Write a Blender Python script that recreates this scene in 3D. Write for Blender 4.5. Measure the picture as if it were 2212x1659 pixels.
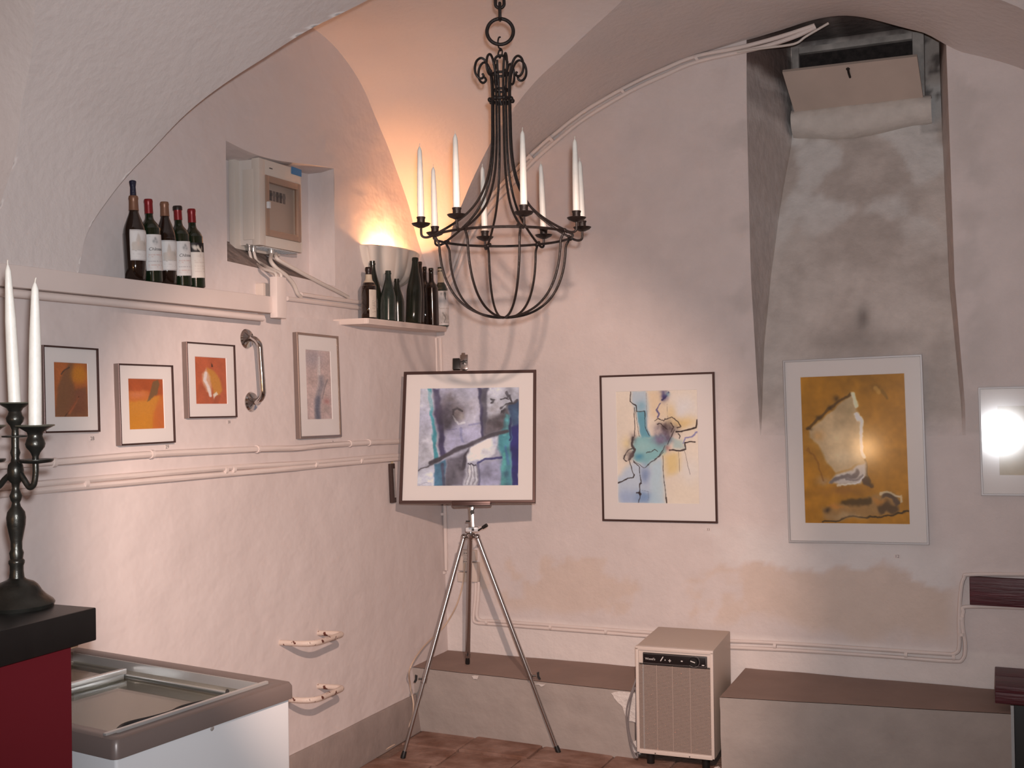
import bpy, bmesh, math, random
import numpy as np
from mathutils import Vector, Matrix, noise
random.seed(7); rng = np.random.default_rng(7)
S = bpy.context.scene
for o in list(bpy.data.objects): bpy.data.objects.remove(o)
COL = S.collection
V3 = Vector

# ------------------------------------------------------------------ camera
CAM = V3((2.74903, -5.39786, 1.72)); YAW = math.radians(23.5)
FPX, CX, CY = 2400.0, 1106.0, 829.5
PIT = math.atan((850 - CY) / FPX); ROL = 0.015
r0 = V3((math.cos(YAW), math.sin(YAW), 0)); f0 = V3((-math.sin(YAW), math.cos(YAW), 0)); zu = V3((0, 0, 1))
FW = math.cos(PIT) * f0 + math.sin(PIT) * zu; u0 = math.cos(PIT) * zu - math.sin(PIT) * f0
RX = math.cos(ROL) * r0 - math.sin(ROL) * u0; RY = math.sin(ROL) * r0 + math.cos(ROL) * u0
cd = bpy.data.cameras.new('camera'); cam = bpy.data.objects.new('camera', cd); COL.objects.link(cam)
cd.sensor_width = 36; cd.lens = FPX / 2212 * 36; cd.clip_start = 0.05; cd.clip_end = 60
cam.matrix_world = Matrix(((RX.x, RY.x, -FW.x, CAM.x), (RX.y, RY.y, -FW.y, CAM.y), (RX.z, RY.z, -FW.z, CAM.z), (0, 0, 0, 1)))
S.camera = cam

# ------------------------------------------------------------------ exposure, world, lamps
S.view_settings.view_transform = 'Standard'; S.view_settings.look = 'None'
S.view_settings.exposure = 0.0; S.view_settings.gamma = 1.0; S.view_settings.use_curve_mapping = False
W = bpy.data.worlds.new('world'); S.world = W; W.use_nodes = True
W.node_tree.nodes['Background'].inputs[0].default_value = (0.02, 0.02, 0.022, 1)
W.node_tree.nodes['Background'].inputs[1].default_value = 0.3
def lamp(name, kind, loc, energy, color, size, target=None, **kw):
    d = bpy.data.lights.new(name, kind); o = bpy.data.objects.new(name, d); COL.objects.link(o)
    o.location = loc; d.energy = energy; d.color = color; d.shadow_soft_size = size
    for k, v in kw.items(): setattr(d, k, v)
    if target is not None: o.rotation_euler = (V3(target) - V3(loc)).to_track_quat('-Z', 'Y').to_euler()
    return o
FLASH = CAM + RX * 0.03 + RY * 0.07 - FW * 0.02
lamp('camera_flash', 'SPOT', FLASH, 300, (0.96, 0.97, 1.0), 0.02, FLASH + FW * 4 + RY * 0.15, spot_size=math.radians(82), spot_blend=0.75)
lamp('ceiling_spotlight', 'SPOT', (2.45, -4.2, 2.3), 330, (1.0, 0.70, 0.57), 0.025, (0.05, -0.46, 0.74), spot_size=math.radians(52), spot_blend=0.42)
lamp('wall_lamp_bulb', 'POINT', (-0.055, -0.47, 2.405), 9.5, (1.0, 0.47, 0.20), 0.02)
lamp('room_lamp', 'POINT', (1.5, -6.7, 1.36), 18, (1.0, 0.58, 0.27), 0.07)

# ------------------------------------------------------------------ photo pixel -> point on a real plane
def ray(px, py): return FW + RX * ((px - CX) / FPX) - RY * ((py - CY) / FPX)
def onp(px, py, p0, n):
    d = ray(px, py); p0 = V3(p0); n = V3(n)
    return CAM + d * ((p0 - CAM).dot(n) / d.dot(n))
NL = V3((1, 0, .035)).normalized(); NB = V3((0, -1, .02)).normalized()
PL0 = V3((0, 0, .33))
def LW(px, py, off=0.0): return onp(px, py, PL0 + NL * off, NL)          # battered left wall
def BW(px, py, off=0.0): return onp(px, py, PL0 + NB * off, NB)          # battered back wall
def LU(px, py, x=-0.1): return onp(px, py, (x, 0, 0), (1, 0, 0))
def ATZ(px, py, z): return onp(px, py, (0, 0, z), (0, 0, 1))
def ATD(px, py, d): return CAM + ray(px, py) * d

# ------------------------------------------------------------------ materials
def lin(c):
    c = np.asarray(c, float) / 255.0
    return np.where(c <= 0.04045, c / 12.92, ((c + 0.055) / 1.055) ** 2.4)
def mat(name, color, rough=0.6, metal=0.0, var=0.0, vscale=8.0, bump=0.0, bscale=40.0, coat=0.0, spec=0.5, attr=False, color2=None, detail=6.0, transm=0.0, stretch=None, bdetail=5):
    m = bpy.data.materials.new(name); m.use_nodes = True; nt = m.node_tree; b = nt.nodes['Principled BSDF']
    b.inputs['Base Color'].default_value = (*color, 1); b.inputs['Roughness'].default_value = rough
    b.inputs['Metallic'].default_value = metal; b.inputs['Specular IOR Level'].default_value = spec
    b.inputs['Coat Weight'].default_value = coat; b.inputs['Coat Roughness'].default_value = 0.08
    b.inputs['Transmission Weight'].default_value = transm
    tc = nt.nodes.new('ShaderNodeTexCoord'); vec = tc.outputs['Object']
    if stretch:
        mp = nt.nodes.new('ShaderNodeMapping'); mp.inputs['Scale'].default_value = stretch
        nt.links.new(vec, mp.inputs[0]); vec = mp.outputs[0]
    src = None
    if attr:
        a = nt.nodes.new('ShaderNodeAttribute'); a.attribute_name = 'col'; src = a.outputs['Color']
        nt.links.new(src, b.inputs['Base Color'])
    if var > 0:
        n = nt.nodes.new('ShaderNodeTexNoise'); n.inputs['Scale'].default_value = vscale; n.inputs['Detail'].default_value = detail
        nt.links.new(vec, n.inputs['Vector'])
        rp = nt.nodes.new('ShaderNodeValToRGB'); rp.color_ramp.elements[0].position = 0.32; rp.color_ramp.elements[1].position = 0.68
        lo = color2 if color2 else tuple(c * (1 - var) for c in color)
        rp.color_ramp.elements[0].color = (*lo, 1); rp.color_ramp.elements[1].color = (*color, 1)
        nt.links.new(n.outputs['Fac'], rp.inputs[0])
        if attr:
            rp.color_ramp.elements[0].color = (1 - var, 1 - var, 1 - var, 1); rp.color_ramp.elements[1].color = (1, 1, 1, 1)
            mx = nt.nodes.new('ShaderNodeMix'); mx.data_type = 'RGBA'; mx.blend_type = 'MULTIPLY'; mx.inputs['Factor'].default_value = 1
            nt.links.new(src, mx.inputs[6]); nt.links.new(rp.outputs[0], mx.inputs[7]); nt.links.new(mx.outputs[2], b.inputs['Base Color'])
        else:
            nt.links.new(rp.outputs[0], b.inputs['Base Color'])
    if bump > 0:
        n2 = nt.nodes.new('ShaderNodeTexNoise'); n2.inputs['Scale'].default_value = bscale; n2.inputs['Detail'].default_value = bdetail
        nt.links.new(vec, n2.inputs['Vector'])
        bp = nt.nodes.new('ShaderNodeBump'); bp.inputs['Strength'].default_value = bump; bp.inputs['Distance'].default_value = 0.02
        nt.links.new(n2.outputs['Fac'], bp.inputs['Height']); nt.links.new(bp.outputs[0], b.inputs['Normal'])
    return m
def glassmat(name, rough, tint=(1, 1, 1), ior=1.45):
    m = bpy.data.materials.new(name); m.use_nodes = True; nt = m.node_tree
    nt.nodes.remove(nt.nodes['Principled BSDF']); out = nt.nodes['Material Output']
    t = nt.nodes.new('ShaderNodeBsdfTransparent'); t.inputs[0].default_value = (*tint, 1)
    g = nt.nodes.new('ShaderNodeBsdfGlossy'); g.inputs['Roughness'].default_value = rough
    lw = nt.nodes.new('ShaderNodeLayerWeight'); lw.inputs['Blend'].default_value = 0.5      # Schlick reflectance, the same from both sides of a thin pane
    pw = nt.nodes.new('ShaderNodeMath'); pw.operation = 'POWER'; pw.inputs[1].default_value = 5; nt.links.new(lw.outputs['Facing'], pw.inputs[0])
    f = nt.nodes.new('ShaderNodeMath'); f.operation = 'MULTIPLY_ADD'; f0 = ((ior - 1) / (ior + 1)) ** 2 * 1.6; f.inputs[1].default_value = 1 - f0; f.inputs[2].default_value = f0
    nt.links.new(pw.outputs[0], f.inputs[0])
    mx = nt.nodes.new('ShaderNodeMixShader')
    nt.links.new(f.outputs[0], mx.inputs[0]); nt.links.new(t.outputs[0], mx.inputs[1]); nt.links.new(g.outputs[0], mx.inputs[2])
    nt.links.new(mx.outputs[0], out.inputs[0]); return m
WALLC = (0.76, 0.68, 0.66)
M = {}
M['plaster'] = mat('plaster_left', WALLC, 0.85, var=0.06, vscale=2.2, bump=0.5, bscale=10, bdetail=3, color2=(0.71, 0.63, 0.61), spec=0.2, stretch=(1, .62, .8))
M['vault'] = mat('plaster_vault', (0.73, 0.665, 0.645), 0.9, var=0.07, vscale=1.7, bump=0.2, bscale=30, spec=0.15)
M['plaster_attr'] = mat('plaster_back', WALLC, 0.9, var=0.06, vscale=9, bump=0.22, bscale=34, attr=True, spec=0.15)
M['paint_cream'] = mat('cream_paint', (0.80, 0.70, 0.66), 0.55, var=0.05, vscale=6, bump=0.05, bscale=20, spec=0.35)
M['skirt'] = mat('grey_skirting_paint', (0.37, 0.305, 0.28), 0.8, var=0.15, vscale=9, bump=0.15, bscale=30, spec=0.2)
M['bench_front'] = mat('grey_bench_paint', (0.44, 0.385, 0.355), 0.85, var=0.12, vscale=7, bump=0.2, bscale=24, spec=0.2)
M['bench_top'] = mat('bench_top_paint', (0.33, 0.235, 0.20), 0.75, var=0.12, vscale=5, bump=0.1, bscale=30, spec=0.25)
M['flake'] = mat('flaked_plaster', (0.82, 0.76, 0.72), 0.95, var=0.15, vscale=30, bump=0.4, bscale=60)
M['stone'] = mat('red_floor_stone', (0.36, 0.225, 0.18), 0.75, var=0.5, vscale=7, bump=0.5, bscale=18, color2=(0.19, 0.09, 0.058))
M['mortar'] = mat('floor_mortar', (0.27, 0.17, 0.13), 0.9, var=0.3, vscale=20, bump=0.3, bscale=50)
M['iron'] = mat('wrought_iron', (0.022, 0.014, 0.012), 0.5, 0.3, var=0.4, vscale=60, bump=0.15, bscale=120)
M['wax'] = mat('candle_wax', (0.83, 0.80, 0.74), 0.4, var=0.08, vscale=50, bump=0.06, bscale=90)
M['wick'] = mat('candle_wick', (0.75, 0.70, 0.62), 0.9)
M['bluewax'] = mat('dark_blue_wax', (0.012, 0.012, 0.035), 0.5, bump=0.3, bscale=80)
M['pewter'] = mat('dark_pewter', (0.07, 0.068, 0.06), 0.33, 0.75, var=0.45, vscale=25, bump=0.08, bscale=60)
M['pewter_rim'] = mat('pale_pewter_rim', (0.24, 0.24, 0.19), 0.4, 0.7)  # lighter tone for the cup rims
M['glass_green'] = mat('dark_green_bottle_glass', (0.006, 0.014, 0.006), 0.07, coat=0.6, spec=0.6)
M['glass_brown'] = mat('dark_brown_bottle_glass', (0.012, 0.006, 0.004), 0.07, coat=0.6, spec=0.6)
M['glass_dusty'] = mat('dusty_bottle_glass', (0.018, 0.022, 0.014), 0.2, var=0.4, vscale=40, coat=0.3)
M['glass_teal'] = mat('dusty_teal_bottle_glass', (0.028, 0.042, 0.034), 0.2, var=0.4, vscale=40, coat=0.3)
M['cap_red'] = mat('red_foil', (0.23, 0.012, 0.016), 0.35, 0.2)
M['cap_bronze'] = mat('bronze_foil', (0.24, 0.12, 0.075), 0.35, 0.3)
M['cap_dark'] = mat('dark_foil', (0.02, 0.01, 0.008), 0.4)
M['cap_cream'] = mat('cream_neck_paper', (0.55, 0.47, 0.36), 0.6)
M['label'] = mat('label_paper', (0.80, 0.77, 0.74), 0.6, attr=True)
M['ink'] = mat('print_ink', (0.06, 0.05, 0.05), 0.6)
M['ink_grey'] = mat('grey_print_ink', (0.22, 0.20, 0.20), 0.6)
M['ink_pink'] = mat('pale_print_ink', (0.60, 0.46, 0.42), 0.6)
M['ink_white'] = mat('white_print', (0.75, 0.72, 0.70), 0.5)
M['box_white'] = mat('fuse_box_plastic', (0.66, 0.60, 0.54), 0.45)
M['box_side'] = mat('fuse_box_side_plastic', (0.66, 0.61, 0.57), 0.45)
M['box_brown'] = mat('smoked_plastic_edge', (0.36, 0.24, 0.18), 0.3)
M['box_in'] = mat('fuse_box_inside', (0.88, 0.78, 0.72), 0.5)
M['smoke_glass'] = glassmat('smoked_window', 0.06, (0.93, 0.89, 0.86))
M['breaker'] = mat('breaker_dark', (0.06, 0.06, 0.07), 0.4)
M['blue'] = mat('blue_sticker', (0.035, 0.20, 0.45), 0.5)
M['cable'] = mat('white_cable', (0.66, 0.60, 0.55), 0.45)
M['cord'] = mat('cream_cord', (0.66, 0.50, 0.38), 0.5)
M['grey_cord'] = mat('grey_cord', (0.22, 0.19, 0.19), 0.5)
M['shade'] = mat('plaster_lamp_shade', (0.78, 0.70, 0.62), 0.7)
M['shelf'] = mat('shelf_paint', (0.78, 0.66, 0.60), 0.6, var=0.06, vscale=9)
M['chrome'] = mat('chrome', (0.62, 0.60, 0.59), 0.09, 1.0)
M['steel'] = mat('tripod_steel', (0.52, 0.49, 0.48), 0.22, 1.0)
M['black_plastic'] = mat('black_plastic', (0.012, 0.011, 0.011), 0.4)
M['rust_cream'] = mat('rusty_cream_steel', (0.74, 0.61, 0.53), 0.55, var=1.0, vscale=34, color2=(0.74, 0.61, 0.53), bump=0.1, bscale=60)
rp = [n for n in M['rust_cream'].node_tree.nodes if n.type == 'VALTORGB'][0].color_ramp
rp.elements[0].position = 0.36; rp.elements[0].color = (0.12, 0.03, 0.018, 1); rp.elements[1].position = 0.40
M['frame_brown'] = mat('brown_anodised_frame', (0.085, 0.047, 0.042), 0.35, 0.5)
M['frame_side'] = mat('brown_frame_side', (0.27, 0.21, 0.19), 0.4, 0.5)
M['frame_silver'] = mat('silver_frame', (0.46, 0.44, 0.44), 0.5, 0.35)
M['frame_champagne'] = mat('champagne_frame', (0.38, 0.30, 0.26), 0.25, 0.8)
M['mat_white'] = mat('white_mount_board', (0.82, 0.78, 0.76), 0.85)
M['mat_bevel'] = mat('mount_bevel', (0.88, 0.86, 0.84), 0.85)
M['art'] = mat('painted_paper', (0.5, 0.5, 0.5), 0.6, attr=True, spec=0.3)
M['pglass'] = glassmat('picture_glass', 0.11)
M['pglass_glare'] = glassmat('picture_glass_coarse', 0.088)
M['hardboard'] = mat('hardboard_back', (0.18, 0.11, 0.07), 0.8)
M['paper_tag'] = mat('number_paper', (0.78, 0.69, 0.66), 0.7)
M['dh_body'] = mat('dehumidifier_paint', (0.56, 0.46, 0.39), 0.5)
M['dh_front'] = mat('dehumidifier_front_paint', (0.72, 0.62, 0.56), 0.45)
M['dh_grille'] = mat('dehumidifier_grille', (0.50, 0.40, 0.35), 0.4, 0.3)
M['dh_dark'] = mat('grille_gap', (0.10, 0.07, 0.06), 0.8)
M['panel_black'] = mat('control_panel_black', (0.012, 0.009, 0.010), 0.3)
M['fz_white'] = mat('freezer_white', (0.66, 0.67, 0.69), 0.3)
M['fz_rim'] = mat('freezer_rim_brown', (0.16, 0.125, 0.115), 0.35, 0.1)
M['alu'] = mat('aluminium_rail', (0.70, 0.70, 0.69), 0.3, 0.7)
M['fz_in'] = mat('freezer_inside', (0.42, 0.38, 0.32), 0.5, 0.2, var=0.2, vscale=5)
M['fz_glass'] = glassmat('freezer_glass', 0.04, (0.80, 0.80, 0.74), 1.5)
M['fz_seal'] = mat('rubber_seal', (0.02, 0.018, 0.018), 0.5)
M['ct_black'] = mat('counter_black_top', (0.010, 0.009, 0.009), 0.35, var=0.2, vscale=30)
M['ct_red'] = mat('counter_red_paint', (0.125, 0.007, 0.013), 0.65, spec=0.25)
M['batten'] = mat('wood_batten', (0.30, 0.18, 0.11), 0.6)
M['bench_red'] = mat('dark_red_wood_paint', (0.105, 0.018, 0.028), 0.45, var=0.5, vscale=3, stretch=(1, 14, 14), bump=0.2, bscale=8, color2=(0.055, 0.009, 0.014))
M['bench_leg'] = mat('bench_leg_dark', (0.05, 0.048, 0.046), 0.6)
M['hatch'] = mat('hatch_panel', (0.62, 0.50, 0.43), 0.6, var=0.1, vscale=6)
M['hatch_frame'] = mat('hatch_frame_paint', (0.52, 0.48, 0.45), 0.7, var=0.5, vscale=12)
M['shaft_shade'] = mat('painted_shaft_shade', (0.035, 0.027, 0.026), 0.9, var=0.6, vscale=40)  # near-black tone paints in the shade of the hatch opening
M['dirty'] = mat('dirty_plaster', (0.5, 0.46, 0.44), 0.95, attr=True, var=0.13, vscale=14, bump=0.35, bscale=22, spec=0.1)
M['sill_dark'] = mat('bare_dusty_sill', (0.36, 0.29, 0.265), 0.95, var=0.5, vscale=18, bump=0.4, bscale=40)
M['plaque'] = mat('dark_wood_plaque', (0.055, 0.032, 0.028), 0.45)
M['string'] = mat('string', (0.55, 0.42, 0.2), 0.8)
M['socket'] = mat('cream_socket', (0.70, 0.60, 0.53), 0.5)

# ------------------------------------------------------------------ mesh helpers
class G:
    def __init__(s): s.bm = bmesh.new(); s.mi = 0
    def _f(s, vs):
        try:
            f = s.bm.faces.new(vs); f.material_index = s.mi; return f
        except ValueError: return None
    def box(s, c, size, rot=None, bev=0.0):
        m = Matrix.Translation(V3(c)) @ (rot.to_4x4() if rot else Matrix()) @ Matrix.Diagonal((*size, 1))
        r = bmesh.ops.create_cube(s.bm, size=1.0, matrix=m)
        es = list({e for v in r['verts'] for e in v.link_edges}); fs = {f for v in r['verts'] for f in v.link_faces}
        for f in fs: f.material_index = s.mi
        if bev > 0: bmesh.ops.bevel(s.bm, geom=es, offset=bev, segments=2, affect='EDGES', profile=0.6)
        return s
    def box2(s, a, b, bev=0.0):
        a, b = V3(a), V3(b); return s.box((a + b) / 2, [abs(b[i] - a[i]) for i in range(3)], None, bev)
    def tube(s, pts, r, seg=10, closed=False, caps=True):
        pts = [V3(p) for p in pts]; n = len(pts); rs = r if isinstance(r, (list, tuple)) else [r] * n
        tang = []
        for i in range(n):
            a = pts[(i - 1) % n] if (closed or i > 0) else pts[i]; b = pts[(i + 1) % n] if (closed or i < n - 1) else pts[i]
            tang.append((b - a).normalized())
        ref = V3((0, 0, 1)) if abs(tang[0].z) < 0.9 else V3((1, 0, 0))
        u = tang[0].cross(ref).normalized(); rings = []
        for i in range(n):
            u = (u - tang[i] * u.dot(tang[i])).normalized(); v = tang[i].cross(u)
            rings.append([s.bm.verts.new(pts[i] + (u * math.cos(2 * math.pi * k / seg) + v * math.sin(2 * math.pi * k / seg)) * rs[i]) for k in range(seg)])
        for i in range(n if closed else n - 1):
            A, B = rings[i], rings[(i + 1) % n]
            sh = 0
            if closed and i == n - 1:
                sh = min(range(seg), key=lambda q: sum((A[k].co - B[(k + q) % seg].co).length for k in range(seg)))
            for k in range(seg): s._f((A[k], A[(k + 1) % seg], B[(k + 1 + sh) % seg], B[(k + sh) % seg]))
        if caps and not closed:
            s._f(list(reversed(rings[0]))); s._f(rings[-1])
        return s
    def lathe(s, prof, mtx=None, seg=24, caps=True, a0=0.0, a1=2 * math.pi):
        mtx = mtx or Matrix(); full = abs(a1 - a0 - 2 * math.pi) < 1e-6; n = seg if full else seg + 1; rings = []
        for (r, z) in prof:
            if r < 1e-6: rings.append([s.bm.verts.new(mtx @ V3((0, 0, z)))])
            else: rings.append([s.bm.verts.new(mtx @ V3((r * math.cos(a0 + (a1 - a0) * k / seg), r * math.sin(a0 + (a1 - a0) * k / seg), z))) for k in range(n)])
        for A, B in zip(rings[:-1], rings[1:]):
            for k in range(seg):
                k2 = (k + 1) % n
                if len(A) == 1 and len(B) == 1: continue
                if len(A) == 1: s._f((A[0], B[k2], B[k]))
                elif len(B) == 1: s._f((A[k], A[k2], B[0]))
                else: s._f((A[k], A[k2], B[k2], B[k]))
        if caps and full:
            if len(rings[0]) > 1: s._f(list(reversed(rings[0])))
            if len(rings[-1]) > 1: s._f(rings[-1])
        return s
    def grid(s, rows):
        vs = [[s.bm.verts.new(p) for p in r] for r in rows]
        for a, b in zip(vs[:-1], vs[1:]):
            for k in range(len(a) - 1): s._f((a[k], a[k + 1], b[k + 1], b[k]))
        return vs
    def prism(s, poly, ext):
        ext = V3(ext); a = [s.bm.verts.new(V3(p)) for p in poly]; b = [s.bm.verts.new(V3(p) + ext) for p in poly]; n = len(a)
        s._f(list(reversed(a))); s._f(b)
        for k in range(n): s._f((a[k], a[(k + 1) % n], b[(k + 1) % n], b[k]))
        return s
    def sphere(s, c, r, mtx=None, seg=14):
        m = Matrix.Translation(V3(c)) @ (mtx or Matrix()) @ Matrix.Scale(r, 4)
        bmesh.ops.create_uvsphere(s.bm, u_segments=seg, v_segments=seg // 2 + 2, radius=1, matrix=m); return s
    def build(s, name, mats, parent=None, smooth=40, world=True, recenter=True):
        bm = s.bm
        bmesh.ops.recalc_face_normals(bm, faces=bm.faces) if s.__dict__.get('recalc', True) else None
        me = bpy.data.meshes.new(name)
        off = V3((0, 0, 0))
        if parent is not None:
            if world: bm.transform(WM[parent.name].inverted())
        elif recenter and bm.verts:
            lo = V3([min(v.co[i] for v in bm.verts) for i in range(3)]); hi = V3([max(v.co[i] for v in bm.verts) for i in range(3)])
            off = V3(((lo.x + hi.x) / 2, (lo.y + hi.y) / 2, lo.z)); bm.transform(Matrix.Translation(-off))
        bm.to_mesh(me); bm.free()
        for m in (mats if isinstance(mats, (list, tuple)) else [mats]): me.materials.append(m)
        if smooth:
            me.polygons.foreach_set('use_smooth', [True] * len(me.polygons)); me.set_sharp_from_angle(angle=math.radians(smooth))
        o = bpy.data.objects.new(name, me); COL.objects.link(o)
        if parent is not None:
            o.parent = parent; WM[o.name] = WM[parent.name].copy()
        else:
            o.location = off; WM[o.name] = Matrix.Translation(off)
        return o
WM = {}
def tag(o, label=None, cat=None, group=None, kind=None):
    if label: o['label'] = label
    if cat: o['category'] = cat
    if group: o['group'] = group
    if kind: o['kind'] = kind
    return o
def root(name, mtx, label=None, cat=None, group=None, kind=None):
    o = bpy.data.objects.new(name, None); COL.objects.link(o); o.empty_display_size = 0.05
    if not isinstance(mtx, Matrix): mtx = Matrix.Translation(V3(mtx))
    o.matrix_world = mtx; WM[o.name] = mtx.copy(); return tag(o, label, cat, group, kind)
def dup(r, mtx, label=None, group=None):
    c = r.copy(); COL.objects.link(c); c.matrix_world = mtx; WM[c.name] = mtx.copy()
    if label: c['label'] = label
    if group: c['group'] = group
    for ch in list(r.children):
        d = ch.copy(); COL.objects.link(d); d.parent = c
        for g in list(ch.children):
            e = g.copy(); COL.objects.link(e); e.parent = d
    return c
def frame(o, u, v, n):
    return Matrix(((u.x, v.x, n.x, o.x), (u.y, v.y, n.y, o.y), (u.z, v.z, n.z, o.z), (0, 0, 0, 1)))
def axis_mtx(a, b):
    a, b = V3(a), V3(b); return Matrix.Translation(a) @ (b - a).to_track_quat('Z', 'Y').to_matrix().to_4x4()
def smooth_path(pts, n=6):
    P = [V3(p) for p in pts]; P = [P[0] * 2 - P[1]] + P + [P[-1] * 2 - P[-2]]; out = []
    for i in range(1, len(P) - 2):
        for k in range(n):
            t = k / n; a, b, c, d = P[i - 1], P[i], P[i + 1], P[i + 2]
            out.append(0.5 * ((2 * b) + (c - a) * t + (2 * a - 5 * b + 4 * c - d) * t * t + (3 * b - a - 3 * c + d) * t ** 3))
    out.append(P[-2].copy()); return out
def set_cols(o, cols):
    me = o.data; at = me.color_attributes.new('col', 'FLOAT_COLOR', 'POINT')
    a = np.ones((len(me.vertices), 4), np.float32); a[:, :3] = cols; at.data.foreach_set('color', a.ravel())
def text(string, height, mtx, m, parent, name='lettering', shear=0.0, wrap=None, ext=0.0004, label=None):
    cu = bpy.data.curves.new('t', 'FONT'); cu.body = string; cu.size = height * 1.4; cu.extrude = ext; cu.shear = shear
    cu.align_x = 'CENTER'; cu.align_y = 'CENTER'; cu.resolution_u = 3
    t = bpy.data.objects.new('t', cu); COL.objects.link(t)
    dg = bpy.context.evaluated_depsgraph_get(); me = bpy.data.meshes.new_from_object(t.evaluated_get(dg))
    bpy.data.objects.remove(t); bpy.data.curves.remove(cu)
    if wrap:                                                    # bend onto a cylinder of radius wrap about the matrix' y axis
        for v in me.vertices:
            a = v.co.x / wrap; rr = wrap + 0.0006 + v.co.z; v.co = V3((rr * math.sin(a), v.co.y, rr * math.cos(a)))
    me.transform(WM[parent.name].inverted() @ mtx); me.name = name
    me.materials.clear(); me.materials.append(m)
    o = bpy.data.objects.new(name, me); COL.objects.link(o); o.parent = parent; WM[o.name] = WM[parent.name].copy()
    if label: o['label'] = label
    return o
def nz(p, f, a): return (noise.noise(V3(p) * f) * 0.65 + noise.noise(V3(p) * f * 2.7) * 0.35) * a

def sstep(a, b, x):
    t = np.clip((x - a) / (b - a), 0, 1); return t * t * (3 - 2 * t)

# ------------------------------------------------------------------ room shell
XR = 3.70; YF = -7.3                       # mirror line of the vault is x = XR/2; room runs to the wall behind the camera
MB = [(2.13, .042), (2.2, .042), (2.30, .044), (2.43, .056), (2.55, .098), (2.633, .145), (2.77, .262), (2.9, .397), (3.0, .515), (3.08, .630),
      (3.16, .760), (3.22, .874), (3.298, 1.067), (3.35, 1.23), (3.396, 1.41), (3.43, 1.60), (3.448, 1.75), (3.452, 1.85)]
CB = [(2.13, 1.42), (2.17, 1.41), (2.23, 1.395), (2.30, 1.355), (2.40, 1.275), (2.50, 1.20), (2.59, 1.135), (2.71, 1.07), (2.81, 1.0),
      (2.915, .915), (3.0, .845), (3.08, .765), (3.14, .705), (3.25, .60), (3.33, .475), (3.385, .32), (3.41, .17), (3.418, 0.0)]
CB2 = [(2.13, 1.40), (2.17, 1.405), (2.30, 1.426), (2.43, 1.465), (2.52, 1.463), (2.67, 1.414), (2.80, 1.335), (2.95, 1.20), (3.1, 1.03), (3.25, .80),
       (3.33, .60), (3.385, .40), (3.41, .20), (3.418, 0.0)]
def dense(tab, n):
    P = smooth_path([(a, b, 0) for a, b in tab], 5); a = np.array([(p.x, p.y) for p in P]); a[:, 0] = np.maximum.accumulate(a[:, 0])
    return a
mzd = dense(MB, 5); czd = dense(CB, 5); c2d = dense(CB2, 5)
def xm(z): return float(np.interp(z, mzd[:, 0], mzd[:, 1]))
def hw(z, b=0):
    t = c2d if b == 1 else czd
    return float(np.interp(z, t[:, 0], t[:, 1])) if z < 3.418 else 0.0
def yback(z): return 0.02 * (z - 0.33)
BAYS = [-1.25, -4.4, -7.55]
def disp(p, a=0.012):
    d = nz(p, 1.6, a)
    if p[1] > -.6 and p[2] > 3.0: k = ((p[1] + .6) / .6) ** 2; d += k * (.055 * math.exp(-((p[0] - 2.13) / .25) ** 2) - .05 * sstep(2.45, 2.65, p[0]))      # the vault is cut up over the light shaft
    return V3((p[0] + nz(p, 1.6, a) * 0.5, p[1] + nz((p[2], p[0], p[1]), 1.9, a), p[2] + d))
g = G(); g.recalc = False
def main_piece(side, lo, hi, ny):
    rows = []
    for z, x in mzd:
        X = x if side == 0 else XR - x
        a, b = lo(z), hi(z); rows.append([disp((X, a + (b - a) * k / ny, z)) for k in range(ny + 1)])
    g.grid(rows if side == 0 else [list(reversed(r)) for r in rows])
for side in (0, 1):
    main_piece(side, lambda z: BAYS[0] + hw(z), lambda z: yback(z) + 0.004, 26)
    main_piece(side, lambda z: BAYS[1] + hw(z, 1), lambda z: BAYS[0] - hw(z), 40)
    main_piece(side, lambda z: BAYS[2] + hw(z), lambda z: BAYS[1] - hw(z, 1), 30)
    for bi, yc in enumerate(BAYS):
        for sg in (-1, 1):
            rows = []
            for z, w in (c2d if bi == 1 else czd):
                x1 = xm(z); xa = -0.11
                r = []
                for k in range(31):
                    x = xa + (x1 - xa) * k / 30; X = x if side == 0 else XR - x
                    r.append(disp((X, yc + sg * w, z)))
                rows.append(r)
            g.grid(rows)
bmesh.ops.remove_doubles(g.bm, verts=g.bm.verts, dist=0.0005)
ceiling = tag(g.build('ceiling', M['vault'], smooth=28, recenter=False), kind='structure')

# left wall : battered lower face, ledge, upper lunette wall with niche, one mesh
g = G(); g.recalc = False
def lwx(z): return -0.035 * (z - 0.33)
ys = np.linspace(0.12, YF, 200)
rows = []
for z in np.linspace(0, 2.07, 60):
    rows.append([V3((lwx(z) + nz((0, y, z * .7), 2.3, .007) + nz((3, y * .7, z * .7), 9, .003), y, z)) for y in ys])
rows.append([V3((-0.103, y, 2.072)) for y in ys])
g.grid(rows)
NY0, NY1, NZ0, NZ1 = -1.725, -0.92, 2.235, 2.775
def upper(ya, yb, za, zb, ny, nzv):
    g.grid([[V3((-0.10 + nz((5, y, z), 3.0, .004), y, z)) for y in np.linspace(yb, ya, ny)] for z in np.linspace(za, zb, nzv)])
upper(NY1, 0.12, 2.07, 3.5, 24, 40); upper(YF, NY0, 2.07, 3.5, 60, 30)
def nb(t): return 2.275 - 0.035 * t         # sill falls, head falls a little, as the niche is out of square
def nt(t): return 2.765 + 0.03 * t - 0.05 * math.sin(t * 3.1) * (1 - t)
ts = np.linspace(0, 1, 22); ny = lambda t: NY0 + (NY1 - NY0) * t
def xu(y, z): return -0.10 + nz((5, y, z), 3.0, .004)
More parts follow.
